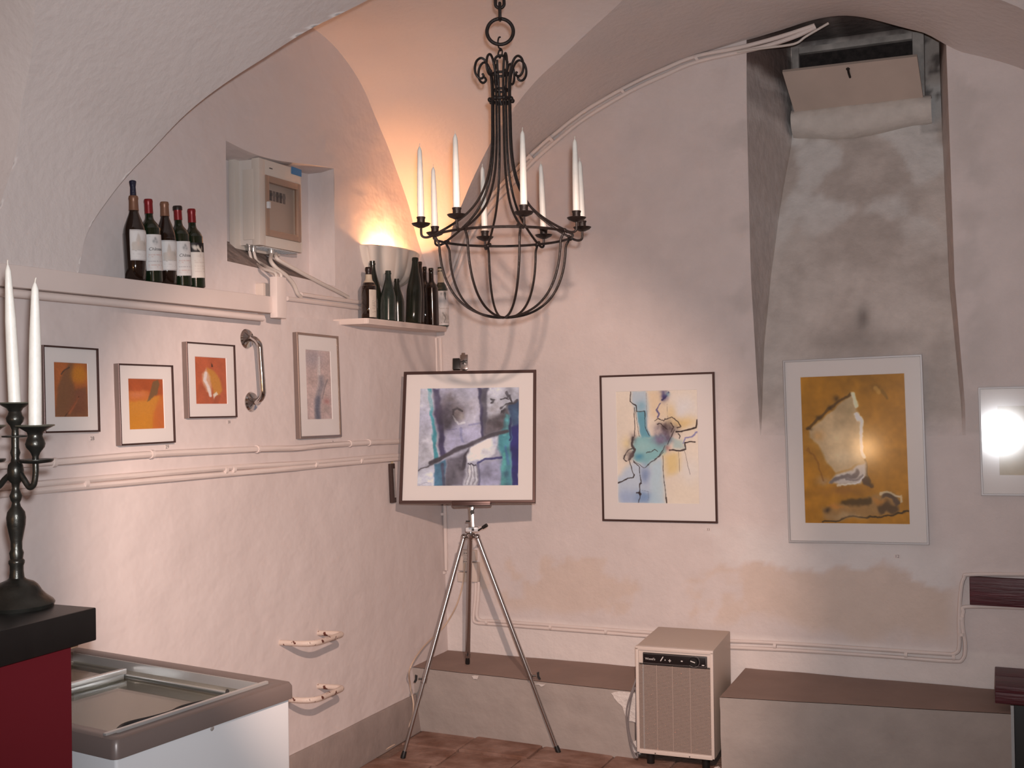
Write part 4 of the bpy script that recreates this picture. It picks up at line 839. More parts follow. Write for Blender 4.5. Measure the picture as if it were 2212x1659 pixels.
kb = EP(1008, 1126, -.036); g = G(); g.tube([kb - RX * .004, kb + RX * .016], .0035, 8); g.build('stop_pin', M['black_plastic'], parent=es)
c = (EP(978, 1088.5, -.012) + EP(1060.6, 1087.5, -.012)) / 2; uu = (pBR - pBL).normalized(); vv = ne.cross(uu)
rot = Matrix((uu, vv, ne)).transposed(); wL = (EP(978, 1089, 0) - EP(1060.6, 1088, 0)).length
g = G(); g.box(c - vv * .007, (wL, .010, .062), rot, .002); g.box(c + vv * .003 + ne * .029, (wL, .014, .004), rot, .001); g.build('picture_rest', M['frame_brown'], parent=es)
c = EP(1002.5, 782, -.028); g = G(); g.box(c + vv * .0, (.038, .074, .012), rot, .002); g.box(EP(1001, 769, -.030), (.018, .03, .01), rot, .001); g.build('top_clamp', M['steel'], parent=es)
c = EP(986, 787, -.026); g = G(); g.box(c, (.035, .056, .030), rot, .002); g.build('clamp_block', M['black_plastic'], parent=es)
kb = EP(1002, 782, -.012); g = G(); g.tube([kb - ne * .01, kb + ne * .012], .007, 10); g.box(kb + ne * .01, (.036, .006, .005), rot @ Matrix.Rotation(.12, 3, 'Z'), .001); g.build('wing_knob', M['black_plastic'], parent=es)

# ------------------------------------------------------------------ dehumidifier
nf = V3((0, -1, 0)); fl0 = V3((1.2, -.485, 0)); fl_x, fr_x = onp(1376, 1510, fl0, nf), onp(1541.5, 1520, fl0, nf); ud = V3((1, .045, 0)).normalized(); nf = V3((.045, -1, 0)).normalized(); vd = zu; wd = fr_x.x - fl_x.x; fl0 = V3((fl_x.x, -.485, 0))
def DF(x, y, o=0.0): return onp(x, y, fl0 + nf * o, nf)
zt = (DF(1376, 1396).z + DF(1543, 1404).z) / 2; zb = max(.03, (DF(1376, 1625).z + DF(1540, 1640).z) / 2)
dm = frame(V3((fl0.x + wd / 2, fl0.y, 0)), ud, vd, nf)                       # local x across the front, y up, z towards the viewer
dh = root('dehumidifier', dm, 'beige dehumidifier with black control strip standing between the two benches', 'dehumidifier'); dD = .44
g = G(); g.box((0, (zb + zt) / 2, -dD / 2 - .012), (wd, zt - zb, dD - .02), None, .006); g.build('casing', M['dh_body'], parent=dh, world=False)
def dl(px, py): return dm.inverted() @ DF(px, py)
yg = (dl(1378, 1434).y + dl(1538, 1444).y) / 2; yb0 = zb + .014
g = G(); g.box((0, zt - .008, -.008), (wd + .002, .018, .03), None, .004)
for sx in (-1, 1): g.box((sx * (wd / 2 - .007), (zb + zt) / 2, -.006), (.014, zt - zb - .01, .026), None, .003)
g.box((0, (yg + zt) / 2, -.014), (wd - .02, zt - yg - .01, .02), None, .002); g.box((0, zb + .010, -.006), (wd - .02, .020, .022), None, .003)
g.build('front_frame', M['dh_front'], parent=dh, world=False)
g = G(); g.box((0, (yg + yb0) / 2, -.016), (wd - .028, yg - yb0, .004)); g.build('grille_back', M['dh_dark'], parent=dh, world=False, smooth=0)
n = 62; g = G()
for k in range(n):
    y = yb0 + .006 + (yg - yb0 - .008) * (k + .5) / n; g.box((0, y, -.004), (wd - .03, (yg - yb0) / n * .62, .010))
o = g.build('grille_slats', M['dh_grille'], parent=dh, world=False, smooth=0); o['kind'] = 'stuff'
for px in (1392, 1421, 1455, 1493):
    x = dl(px, 1540).x; g = G(); g.box((x, (yg + yb0) / 2, .0015), (.003 if px > 1392 else .006, yg - yb0, .003)); g.build('grille_rib', M['dh_grille'] if px > 1392 else M['alu'], parent=dh, world=False, smooth=0)
p0, p1_ = dl(1390, 1409), dl(1528, 1442); xa, xb = dl(1390, 1425).x, dl(1528, 1430).x; ya, yb1 = dl(1390, 1434).y - .002, dl(1390, 1409).y; ya = (dl(1390, 1431).y + dl(1528, 1443).y) / 2; yb1 = (dl(1390, 1409).y + dl(1528, 1417).y) / 2
g = G(); g.box(((xa + xb) / 2, (ya + yb1) / 2, -.001), (xb - xa, yb1 - ya, .010), None, .002); cp = g.build('control_panel', M['panel_black'], parent=dh, world=False)
g = G(); q0 = ((xa + xb) / 2, (ya + yb1) / 2)
for sx, sy, w_, h_ in ((0, 1, xb - xa - .006, .0012), (0, -1, xb - xa - .006, .0012), (1, 0, .0012, yb1 - ya - .006)):
    g.box((q0[0] + sx * (xb - xa - .008) / 2, q0[1] + sy * (yb1 - ya - .008) / 2, .0044), (w_, h_, .0006))
g.build('panel_line', M['ink_grey'], parent=cp, world=False, smooth=0)
LM = lambda px, py, z=.0048: dm @ Matrix.Translation((dl(px, py).x, dl(px, py).y, z))
text("Wood's", .0105, LM(1406, 1422), M['ink_white'], cp, 'lettering')
g = G()
for px, py, w_, h_, a in ((1431, 1422, .004, .024, -.55), (1438, 1424.5, .004, .005, 0), (1448, 1426, .003, .013, 0), (1448, 1426, .012, .003, 0), (1474, 1427, .008, .005, 0), (1520, 1436, .011, .004, 0)):
    p = dl(px, py); g.box((p.x, p.y, .0048), (w_, h_, .0008), Matrix.Rotation(a, 3, 'Z'))
g.build('panel_mark', M['ink_white'], parent=cp, world=False, smooth=0)
p = dl(1500, 1428); g = G(); g.lathe([(.021, .004), (.021, .008), (.018, .014), (0, .014)], Matrix.Translation((p.x, p.y, 0)), 24); kn = g.build('knob', M['black_plastic'], parent=cp, world=False)
g = G(); g.box((p.x - .003, p.y + .001, .0148), (.022, .004, .001), Matrix.Rotation(-.3, 3, 'Z')); g.build('pointer', M['ink_white'], parent=cp, world=False, smooth=0)
g = G(); g.tube([(p.x + .026 * math.cos(a), p.y + .026 * math.sin(a), .0045) for a in np.linspace(-2.4, 1.9, 22)], .0009, 5); g.build('dial_ring', M['ink_grey'], parent=cp, world=False)
for px in (1417, 1491):
    q_ = dl(px, 1628); g = G(); g.box((q_.x, zb + .006, .006), (.005, .004, .002)); g.build('screw', M['iron'], parent=dh, world=False)
for sx in (-1, 1):
    for dz in (-.05, -dD + .06):
        g = G(); g.lathe([(.016, 0), (.018, .006), (.018, zb + .002)], Matrix.Translation((sx * (wd / 2 - .05), 0, dz)) @ Matrix.Rotation(-math.pi / 2, 4, 'X'), 14); g.build('caster', M['black_plastic'], parent=dh, world=False)
lx = -wd / 2
g = G(); cpts = [(lx - .004, zt - .13, -.10), (lx - .012, zt - .16, -.06), (lx - .03, zt - .22, -.03), (lx - .052, zt - .30, -.02), (lx - .05, zt - .38, -.02), (lx - .034, zt - .47, -.02), (lx - .012, zt - .515, -.02), (lx - .004, zt - .50, -.02), (lx - .008, zt - .36, -.02), (lx - .006, zt - .24, -.02), (lx - .014, zt - .20, -.03), (lx - .035, zt - .26, -.03), (lx - .048, zt - .36, -.026), (lx - .036, zt - .44, -.026), (lx - .002, zt - .50, -.03)]
g.tube(smooth_path(cpts, 6), .0042, 8); g.build('power_cord', M['grey_cord'], parent=dh, world=False)
g = G(); g.box((lx - .010, zt - .13, -.10), (.022, .075, .05), None, .008); g.build('cord_hook', M['grey_cord'], parent=dh, world=False)

# ------------------------------------------------------------------ chest freezer
P1, P2 = ATZ(632, 1472, .93), ATZ(249, 1600, .93); vf = (P2 - P1).normalized(); uf = V3((vf.y, -vf.x, 0)); uf = uf if uf.x < 0 else -uf
sw = (P2 - P1).length; sl_ = .92; fm_ = frame(V3((P1.x, P1.y, 0)), uf, -vf, zu) if False else Matrix(((uf.x, vf.x, 0, P1.x), (uf.y, vf.y, 0, P1.y), (0, 0, 1, 0), (0, 0, 0, 1)))
fz = root('chest_freezer', fm_, 'white chest freezer with brown rim and sliding glass lids, behind the counter', 'freezer')
g = G(); g.bm.verts.ensure_lookup_table()
def fbox(a, b, bev=0.0): g.box2(a, b, bev)
t = .045
def rr_rect(x0, y0, x1, y1, r, n=4):
    out = []
    for cx, cy, a0 in ((x1 - r, y1 - r, 0), (x0 + r, y1 - r, 90), (x0 + r, y0 + r, 180), (x1 - r, y0 + r, 270)):
        for k in range(n): a = math.radians(a0 + 90 * k / (n - 1)); out.append((cx + r * math.cos(a), cy + r * math.sin(a)))
    return out
def ring_solid(o_, i_, prof):                     # prof: (blend outer->inner, z) loops, closed
    loops = [[g.bm.verts.new((ox + (ix - ox) * s, oy + (iy - oy) * s, z)) for (ox, oy), (ix, iy) in zip(o_, i_)] for s, z in prof]
    for A, B in zip(loops, loops[1:] + loops[:1]):
        for k in range(len(A)): g._f((A[k], A[(k + 1) % len(A)], B[(k + 1) % len(A)], B[k]))
ring_solid(rr_rect(.006, .006, sl_ - .006, sw - .006, .008), rr_rect(t, t, sl_ - t, sw - t, .004), [(0, .03), (0, .895), (1, .895), (1, .03)])
fbox((.02, .02, .03), (sl_ - .02, sw - .02, .28), 0)
g.build('body', M['fz_white'], parent=fz, world=False)
g = G(); iw = .002
fbox((t, t, .25), (t + .004, sw - t, .90)); fbox((sl_ - t - .004, t, .25), (sl_ - t, sw - t, .90)); fbox((t, t, .25), (sl_ - t, t + .004, .90)); fbox((t, sw - t - .004, .25), (sl_ - t, sw - t, .90)); fbox((t, t, .30), (sl_ - t, sw - t, .305))
g.build('inner_liner', M['fz_in'], parent=fz, world=False, smooth=0)
g = G(); zr = .885
ring_solid(rr_rect(-.004, -.004, sl_ + .004, sw + .004, .016), rr_rect(t, t, sl_ - t, sw - t, .004), [(0, zr), (0, .918), (.12, .929), (.3, .931), (.9, .931), (1, .927), (1, zr)])
g.build('rim', M['fz_rim'], parent=fz, world=False)
g = G(); fbox((t + .002, t, .905), (t + .014, sw - .012, .936), .002); g.build('rail', M['alu'], parent=fz, world=False)
g = G(); fbox((t + .002, t - .001, .868), (sl_ - t, t + .004, .926), .001); fbox((t + .002, t + .004, .886), (sl_ - t, t + .014, .890), .001); g.build('rail', M['alu'], parent=fz, world=False)
g = G(); fbox((t, sw - t - .004, .868), (sl_ - t, sw - t + .001, .922), .001); g.build('rail', M['alu'], parent=fz, world=False)
mx_ = sl_ * .5; pm = fm_.inverted() @ ATZ(277, 1428, .925); mx_ = pm.x
for (xa_, xb_, zg) in ((t + .002, mx_ + .01, .880), (mx_ - .02, sl_ - t, .897)):
    g = G(); fbox((xa_, t + .018, zg), (xb_, sw - t - .006, zg + .004)); ld = g.build('sliding_lid', M['fz_glass'], parent=fz, world=False, smooth=0)
    ex = xb_ - .01 if zg < .89 else xa_ + .008
    g = G(); fbox((ex - .009, t + .018, zg - .003), (ex + .009, sw - t - .006, zg + .013), .002); g.build('lid_edge', M['alu'], parent=ld, world=False)
g = G(); sp = [fm_.inverted() @ ATZ(x, y, .890) for x, y in ((250, 1588), (258, 1573), (276, 1563), (330, 1550), (368, 1539), (392, 1528), (432, 1518), (470, 1512), (488, 1502), (492, 1490))]
g.tube(smooth_path(sp, 6), .0055, 8); g.build('loose_seal', M['fz_seal'], parent=fz, world=False)
sc_ = fm_.inverted() @ onp(462, 1574, fm_ @ V3((.0, 0, 0)), uf); g = G(); g.lathe([(.007, 0), (.007, .004), (.004, .006), (0, .006)], Matrix.Translation((.010, sc_.y, sc_.z)) @ Matrix.Rotation(-math.pi / 2, 4, 'Y'), 14); g.build('screw', M['alu'], parent=fz, world=False)

# ------------------------------------------------------------------ bar counter
CZ = 1.30; cc = ATZ(208, 1312, CZ); cu_ = V3((-1, 0, 0)); slab_t = CZ - onp(208.5, 1383, (cc.x, cc.y, 0), (-FW.x, -FW.y, 0)).z
ct = root('bar_counter', (cc.x - .4, cc.y - .6, 0), 'red bar counter with a thick black top, in the lower left foreground', 'counter')
g = G(); g.box2((cc.x - .95, cc.y - 1.5, CZ - slab_t), (cc.x, cc.y, CZ), .003); g.build('counter_top', M['ct_black'], parent=ct)
xb_ = cc.x - .035; ybs = onp(155, 1500, (xb_, 0, 0), (1, 0, 0)).y
g = G(); g.box2((cc.x - .90, cc.y - 1.46, 0), (xb_, ybs, CZ - slab_t), .002); g.build('counter_base', M['ct_red'], parent=ct)
g = G(); g.box2((xb_ - .03, ybs, CZ - slab_t - .014), (xb_ - .002, cc.y - .012, CZ - slab_t), .001); g.build('batten', M['batten'], parent=ct)

# ------------------------------------------------------------------ candelabra on the counter
cb = ATZ(37, 1312, CZ); K = ((cb - CAM).dot(FW)) / FPX; cy0 = 1318
cl_ = root('candelabra', cb, 'dark pewter candelabra with turned stem standing on the black counter top', 'candelabra')
def zpx(y): return (cy0 - y) * K
B = Matrix.Translation(cb)
def lt(name, prof, m='pewter', mt=B, par=cl_, seg=28):
    g = G(); g.lathe([(r * K, zpx(y)) for y, r in prof], mt, seg); return g.build(name, M[m], parent=par, smooth=45)
lt('base', [(1318, 74), (1310, 77), (1304, 73), (1293, 59), (1283, 50), (1277, 47), (1270, 42), (1264, 35), (1258, 20), (1254, 16)])
lt('stem', [(1256, 16), (1240, 14), (1228, 14), (1222, 16.5), (1217, 16.5), (1213, 13), (1200, 15), (1192, 12), (1176, 12), (1160, 15), (1140, 19), (1124, 20), (1112, 18), (1100, 10), (1092, 8), (1086, 11), (1077, 13.5), (1069, 10), (1060, 7.5), (1050, 9), (1042, 16), (1022, 17), (1010, 15), (1004, 10), (994, 8), (984, 10.5), (974, 8), (960, 8), (952, 8)])
lt('drip_plate', [(952, 8), (950, 27), (947, 27.5), (945, 8)])
lt('candle_cup', [(946, 7.5), (934, 7), (925, 11), (917, 17), (909, 19), (902, 15), (895, 13), (888, 17), (881, 29), (877, 33), (876, 32), (880, 22), (884, 12)])
lt('cup_rim', [(877.5, 33.5), (876, 34.3), (874.8, 33.5), (875.8, 26), (878, 26)], 'pewter_rim')
arms = ((RX * .046 - f0 * .012, 1), (RX * -.062 + f0 * .02, 2))
cups = []
for av, k in arms:
    av = V3((av.x, av.y, 0)); A = cb + av; s_ = 1.12 if k == 1 else 1.0
    m2 = Matrix.Translation(A)
    g = G(); hub = cb + zu * zpx(1030) + av.normalized() * .012
    g.tube(smooth_path([hub, cb + av * .42 + zu * zpx(1042), cb + av * .68 + zu * zpx(1058), cb + av * .9 + zu * zpx(1052), A + zu * zpx(1028), A + zu * zpx(1004)], 6), [.0062] * 31, 10)
    arm = g.build('arm', M['pewter'], parent=cl_)
    def la(name, prof, m='pewter'):
        g = G(); g.lathe([(r * K * s_, zpx(y)) for y, r in prof], m2, 28); return g.build(name, M[m], parent=arm, smooth=45)
    la('drip_plate', [(1008, 6), (1005, 30), (1001, 33), (998, 33), (999, 6)])
    la('candle_cup', [(1000, 6), (992, 6), (984, 9), (972, 17), (965, 18.5), (956, 16), (948, 13), (940, 15), (932, 26), (927, 34), (925, 35), (927, 30), (934, 12)])
    la('cup_rim', [(927.5, 34.5), (925.5, 36), (924, 35), (925.5, 27), (928, 27)], 'pewter_rim')
    cups.append(A)
def candle(base, tip, r0_, r1_, label, group, name='taper_candle', m='wax', wick=True):
    base, tip = V3(base), V3(tip); L_ = (tip - base).length; mt = axis_mtx(base, tip)
    r = root(name, mt, label, 'candle', group)
    g = G(); g.lathe([(0, 0), (r0_, 0), (r0_ * .98, L_ * .25), (r0_ * .88, L_ * .6), (r1_ * 1.15, L_ * .9), (r1_, L_ * .955), (r1_ * .55, L_ * .985), (.0012, L_)], None, 18); g.build('wax', M[m], parent=r, world=False, smooth=60)
    if wick:
        g = G(); g.tube([(0, 0, L_ - .002), (.0008, 0, L_ + .005), (.003, .001, L_ + .009)], .0013, 6); g.build('wick', M['wick'], parent=r, world=False)
    return r
dcb = (cb - CAM).dot(FW)
b0 = cb + zu * zpx(884); t0 = b0 + (ATD(12, 577, dcb) - ATD(27.5, 884, dcb)); candle(b0, t0, .0122, .0058, 'tall cream taper candle in the middle cup of the pewter candelabra', 'candles on the candelabra')
b1 = cups[0] + zu * zpx(934); d1 = (b1 - CAM).dot(FW); t1 = b1 + (ATD(76, 616, d1) - ATD(76.5, 934, d1)); candle(b1, t1, .0130, .0068, 'cream taper candle in the right arm cup of the pewter candelabra', 'candles on the candelabra')

# ------------------------------------------------------------------ chandelier
CZD = 3.8; q_ = CZD / FPX; cen = ATD(1087, 512, CZD)
ch = root('chandelier', cen, 'black wrought iron chandelier with basket body and eight candle cups hanging from the vault', 'chandelier')
def pr(pts): return [V3((r * q_, 0, z * q_)) for r, z in pts]
rod_p = pr([(41, 352), (38, 346), (43, 341), (50, 343), (56, 352), (57, 365), (53, 378), (44, 385), (35, 381), (27, 366), (22, 346), (20, 320), (20, 296), (20.5, 250), (21, 215), (23, 180), (27, 150), (34, 122), (44, 97), (58, 73), (76, 52), (98, 34), (122, 18), (147, 4), (162, -3), (172, -4), (178, 0), (179, 10), (179, 18)])
rib_p = pr([(150, 2), (147, -6), (141, -18), (139, -40), (134, -70), (123, -102), (105, -131), (80, -153), (50, -167), (20, -173), (0, -174)])
rod_m = rib_m = cup_m = None
R8 = [14 + 45 * k for k in range(8)]
def phi_dir(deg):
    a = math.radians(deg); d = -f0 * math.cos(a) + r0 * math.sin(a); return math.atan2(d.y, d.x)
for deg in R8:
    a = phi_dir(deg); rz = Matrix.Rotation(a, 4, 'Z')
    if rod_m is None:
        g = G(); g.tube(smooth_path(rod_p, 4), .0042, 8); o = g.build('curved_rod', M['iron'], parent=ch, world=False); rod_m = o.data
        g = G(); g.tube(smooth_path(rib_p, 4), .0042, 8); o2 = g.build('basket_rib', M['iron'], parent=ch, world=False); rib_m = o2.data
        zc = 18 * q_; g = G(); g.lathe([(0, zc - .004), (.010, zc - .003), (.026, zc + .004), (.032, zc + .011), (.031, zc + .012), (.024, zc + .007), (.0132, zc + .005), (.0132, zc + .026), (.0152, zc + .030), (.0152, zc + .033), (.0122, zc + .034), (.0122, zc + .008), (0, zc + .008)], Matrix.Translation((179 * q_, 0, 0)), 20)
        o3 = g.build('candle_cup', M['iron'], parent=ch, world=False); cup_m = o3.data
        g = G(); g.sphere((150 * q_, 0, 1 * q_), .0082, None, 10); g.tube([(146 * q_, -.010, 4 * q_), (150 * q_, 0, 2 * q_), (154 * q_, .010, -2 * q_)], .0055, 8); o4 = g.build('wire_binding', M['iron'], parent=ch, world=False); jn = o4.data
    else:
        o, o2, o3, o4 = [bpy.data.objects.new(n_, d_) for n_, d_ in (('curved_rod', rod_m), ('basket_rib', rib_m), ('candle_cup', cup_m), ('wire_binding', jn))]
        for x in (o, o2, o3, o4): COL.objects.link(x); x.parent = ch
    for x in (o, o2, o3, o4): x.matrix_parent_inverse = Matrix(); x.matrix_basis = rz; WM[x.name] = ch.matrix_world @ rz
def circ(R, z, n=48, wob=0): return [V3((R * math.cos(2 * math.pi * k / n), R * math.sin(2 * math.pi * k / n), z + wob * math.sin(k * 1.7))) for k in range(n)]
g = G(); g.tube(circ(150 * q_, 0), .0045, 8, closed=True); g.build('hoop', M['iron'], parent=ch, world=False)
g = G(); g.tube(circ(23 * q_, 296 * q_, 24), .0065, 8, closed=True)
for k in range(8):
    a = phi_dir(R8[k]); g.sphere((25 * q_ * math.cos(a), 25 * q_ * math.sin(a), 296 * q_), .0085, None, 8)
g.build('collar', M['iron'], parent=ch, world=False)
g = G(); g.tube(circ(17 * q_, 353 * q_, 20), .0045, 8, closed=True); g.tube(circ(15 * q_, 318 * q_, 20), .004, 8, closed=True)
for a in (0.4, 2.5, 4.6): g.tube([V3((15 * q_ * math.cos(a), 15 * q_ * math.sin(a), 380 * q_)), V3((12 * q_ * math.cos(a), 12 * q_ * math.sin(a), 340 * q_)), V3((6 * q_ * math.cos(a), 6 * q_ * math.sin(a), 300 * q_)), V3((0, 0, 286 * q_))], .004, 8)
g.build('inner_hanger', M['iron'], parent=ch, world=False)
xr_ = r0; 
def vpl(pts): return [xr_ * x * q_ + zu * z * q_ + f0 * y * q_ for x, y, z in pts]
g = G(); g.tube(smooth_path(vpl([(-15, 0, 372), (-12, 0, 386), (-6, 0, 392), (0, 0, 393), (6, 0, 392), (12, 0, 386), (15, 0, 372)]), 4), .0045, 8); g.build('top_bail', M['iron'], parent=ch, world=False)
g = G(); g.tube(smooth_path(vpl([(0, 4, 391), (-2, 0, 388), (-5, 0, 396), (-2, 0, 405), (1, 0, 408), (4, 0, 402), (3, 0, 393)]), 4), .0028, 8); g.tube(smooth_path(vpl([(0, -4, 402), (0, 0, 408), (-4, 2, 412), (-5, 0, 424), (-3, -6, 430), (0, -3, 432)]), 4), .0030, 8); g.build('hook', M['iron'], parent=ch, world=False)
rc_ = 445; g = G(); g.tube([xr_ * 28.5 * q_ * math.cos(a) + zu * (rc_ + 28.5 * math.sin(a) * .98) * q_ for a in np.linspace(0, 2 * math.pi, 41)[:-1]], .0062, 10, closed=True); g.build('suspension_ring', M['iron'], parent=ch, world=False)
zc_ = rc_ + 28; n_l = 0
ztop = 3.36 - cen.z
while zc_ * q_ < ztop:
    d_ = f0 if n_l % 2 == 0 else xr_
    lk = [(9 if abs(s) < 1e-9 else 9) for s in (0,)]
    pts = []
    for a in np.linspace(0, 2 * math.pi, 25)[:-1]:
        pts.append(d_ * 9.5 * q_ * math.cos(a) + zu * (zc_ + 15 + (9 * math.sin(a) + (9 if math.sin(a) > 0 else -9))) * q_)
    g = G(); g.tube(pts, .0058, 8, closed=True); g.build('chain_link', M['iron'], parent=ch, world=False)
    zc_ += 26; n_l += 1
names8 = {14: 'front right of centre, tallest in view', 59: 'rightmost front one, at the right end of the hoop', 104: 'partly hidden right behind the rightmost candle', 149: 'back right of centre, before the vault conduits',
          194: 'back left of centre, half hidden by the rods', 239: 'back left one, second from the left', 284: 'far left end one, against the lamp glow', 329: 'front left of centre, beside the iron stem'}
tops = {}
for deg in R8:
    a = phi_dir(deg); p = cen + V3((math.cos(a), math.sin(a), 0)) * 179 * q_ + zu * (18 * q_ + .0085)
    ln = .262 if deg not in (239, 104) else .235
    candle(p, p + zu * ln + RX * (-.004 + .003 * math.sin(deg)), *((.0116, .0068)), 'cream taper candle on chandelier, ' + names8[deg % 360], 'candles on the chandelier')

# ------------------------------------------------------------------ fuse box in the niche
XF = -0.10; bx = lambda x, y, o=0.0: LU(x, y, XF + o)
ya, yb = bx(560.4, 440).y, bx(652, 450).y; zta, ztb = bx(560, 339).z, bx(652, 369).z; zba, zbb = bx(562, 527).z, bx(651, 548).z; ZT, ZB = (zta + ztb) / 2, (zba + zbb) / 2
fb_ = root('fuse_box', (-.2, (ya + yb) / 2, ZB), 'cream electrical fuse box with smoked door window in the wall niche above the trunking', 'fuse box')
g = G(); g.box2((-.235, ya - .03, ZB - .012), (-.205, yb - .02, ZT + .008), .002); g.build('back_board', M['box_white'], parent=fb_)
g = G(); g.box2((-.206, ya + .004, ZB + .004), (-.135, yb - .004, ZT - .004), .004); g.build('enclosure', M['box_side'], parent=fb_)
tl, br_ = bx(572, 380), bx(651, 522); y0_, y1_ = tl.y + .004, yb - .012; z0_, z1_ = bx(572.5, 509).z + .002, bx(572.5, 376).z - .002
g = G()
g.box2((-.14, ya, ZB), (XF, y0_, ZT), .005); g.box2((-.14, y1_, ZB), (XF, yb, ZT), .005); g.box2((-.14, y0_ - .004, ZB), (XF, y1_ + .004, z0_), .004); g.box2((-.14, y0_ - .004, z1_), (XF, y1_ + .004, ZT), .004)
g.box2((-.185, ya - .002, z0_ - .02), (-.13, ya + .004, z1_ + .02), .002)
g.build('cover', M['box_white'], parent=fb_)
g = G(); g.box2((-.150, y0_, z0_), (-.146, y1_, z1_)); g.build('inner_panel', M['box_in'], parent=fb_)
fr_ = .028
g = G(); x0, x1 = -.115, XF + .004
g.box2((x0, y0_, z0_), (x1, y0_ + fr_ * .8, z1_), .002); g.box2((x0, y1_ - fr_ * .8, z0_), (x1, y1_, z1_), .002); g.box2((x0, y0_ + fr_ * .8, z0_), (x1, y1_ - fr_ * .8, z0_ + fr_), .002); g.box2((x0, y0_ + fr_ * .8, z1_ - fr_), (x1, y1_ - fr_ * .8, z1_), .002)
dr = g.build('door', M['box_brown'], parent=fb_)
g = G(); g.box2((-.108, y0_ + .015, z0_ + .02), (-.105, y1_ - .015, z1_ - .02)); g.build('window_pane', M['smoke_glass'], parent=dr, smooth=0)
h_ = bx(575, 443); g = G(); g.box((XF + .010, h_.y + .004, h_.z), (.014, .016, .030), None, .004); g.build('door_catch', M['fz_white'], parent=dr)
zb_ = (bx(583, 416).z + bx(624, 428).z) / 2; yA, yB = y0_ + .035, y1_ - .075
for k in range(7):
    y = yA + (yB - yA) * k / 6; g = G(); g.box((-.140, y, zb_), (.012, (yB - yA) / 7.6, .045), None, .001); g.box((-.132, y, zb_ + .004), (.010, .006, .014), None, .001); g.build('breaker', M['breaker'] if k % 3 else M['ink_grey'], parent=fb_)
g = G(); g.box((-.144, (yA + yB) / 2, zb_ + .035), (.004, yB - yA + .03, .02)); g.box((-.144, (yA + yB) / 2, zb_ - .033), (.004, yB - yA + .03, .018)); g.build('label_strip', M['fz_white'], parent=fb_, smooth=0)
for px, py, w_, h2 in ((604, 494, .018, .03), (616, 498, .028, .045), (622, 505, .016, .02)):
    p = bx(px, py); g = G(); g.box((-.143, p.y, p.z + .01), (.006, w_, h2), None, .001); g.build('meter_block', M['breaker'], parent=fb_)
p = [bx(x, y, .0012) for x, y in ((629, 359), (651, 367), (651, 382), (629, 375))]
g = G(); g.prism(p, (.0008, 0, 0)); g.build('blue_sticker', M['blue'], parent=fb_, smooth=0)
p = bx(585, 364); g = G(); g.box((XF + .0008, p.y, p.z), (.0012, .022, .004)); g.build('maker_mark', M['ink'], parent=fb_, smooth=0)
g = G()
for k in range(12): yy = ya + .05 + (yb - ya - .06) * k / 11; g.box((-.155, yy, ZB + .001), (.075, .004, .006))
for k in range(4): g.box((-.19 + .023 * k, (ya + yb) / 2 + .015, ZB + .001), (.004, yb - ya - .06, .006))
g.build('vent_grille', M['fz_white'], parent=fb_, smooth=0)
for px in (527, 538, 547, 577):
    p = LU(px, 545, -.17); g = G(); g.lathe([(.014, ZB - .02), (.014, ZB - .004), (.017, ZB - .002), (.017, ZB + .01)], Matrix.Translation((-.17 if px < 570 else -.15, max(p.y, ya + .02) if px < 570 else ya + .15, 0)), 12); g.build('cable_gland', M['alu'], parent=fb_)
def cable(path, r, label): return pipe('cable', [path], r, label, 'cable', 'cable', part='sheath', group='cables below the fuse box')
cable([(-.17, ya + .02, ZB - .018), (-.165, ya + .03, ZB - .06), LU(556, 572, -.13), LU(568, 580, -.03), LU(594, 590, .045), LU(596, 605, .05)], .0065, 'left thin white cable curving from the fuse box into the cable duct')
cable([(-.17, ya + .05, ZB - .018), (-.16, ya + .055, ZB - .055), LU(566, 570, -.12), LU(580, 578, -.03), LU(605, 590, .045), LU(607, 605, .05)], .0065, 'second thin white cable curving from the fuse box into the cable duct')
cable([(-.15, ya + .15, ZB - .018), LU(585, 564, -.11), LU(598, 580, -.09), LU(618, 595, -.08), LU(634, 614, -.08), LU(643, 634, -.082), LU(650, 641, -.088)], .009, 'thick white cable dropping from the fuse box to the lower wall conduit')
cable([(-.14, ya + .17, ZB - .018), LU(600, 560, -.11), LU(640, 583, -.09), LU(690, 610, -.086), LU(730, 630, -.086), LU(752, 642, -.088)], .009, 'thick white cable slanting right from the fuse box along the niche sill')

# ------------------------------------------------------------------ bottles
PROF = {'bordeaux': [(0, .012), (.78, .0), (1, .02), (1, .60), (.97, .645), (.80, .70), (.52, .745), (.40, .78), (.375, .83), (.365, .95), (.40, .955), (.40, .985), (.36, 1.0), (.30, 1.0), (.28, .96), (0, .95)],
        'broad': [(0, .012), (.74, .0), (.90, .02), (1, .50), (.99, .56), (.90, .63), (.66, .72), (.46, .79), (.39, .84), (.365, .95), (.40, .955), (.40, .985), (.36, 1.0), (.30, 1.0), (.28, .96), (0, .95)],
        'burgundy': [(0, .012), (.8, .0), (1, .02), (1, .42), (.96, .50), (.82, .60), (.62, .70), (.46, .80), (.38, .87), (.36, .93), (.42, .935), (.42, .96), (.37, .965), (.37, 1.0), (.30, 1.0), (.28, .96), (0, .95)],
        'hock': [(0, .012), (.8, .0), (1, .02), (1, .42), (.95, .53), (.77, .67), (.56, .79), (.43, .89), (.40, .95), (.43, .955), (.43, .985), (.38, 1.0), (.3, 1.0), (.28, .96), (0, .95)],
        'squat': [(0, .012), (.85, .0), (1, .02), (1, .58), (.95, .64), (.74, .70), (.50, .74), (.42, .78), (.38, .86), (.37, .92), (.44, .925), (.44, .985), (.38, 1.0), (.3, 1.0), (.28, .96), (0, .95)]}
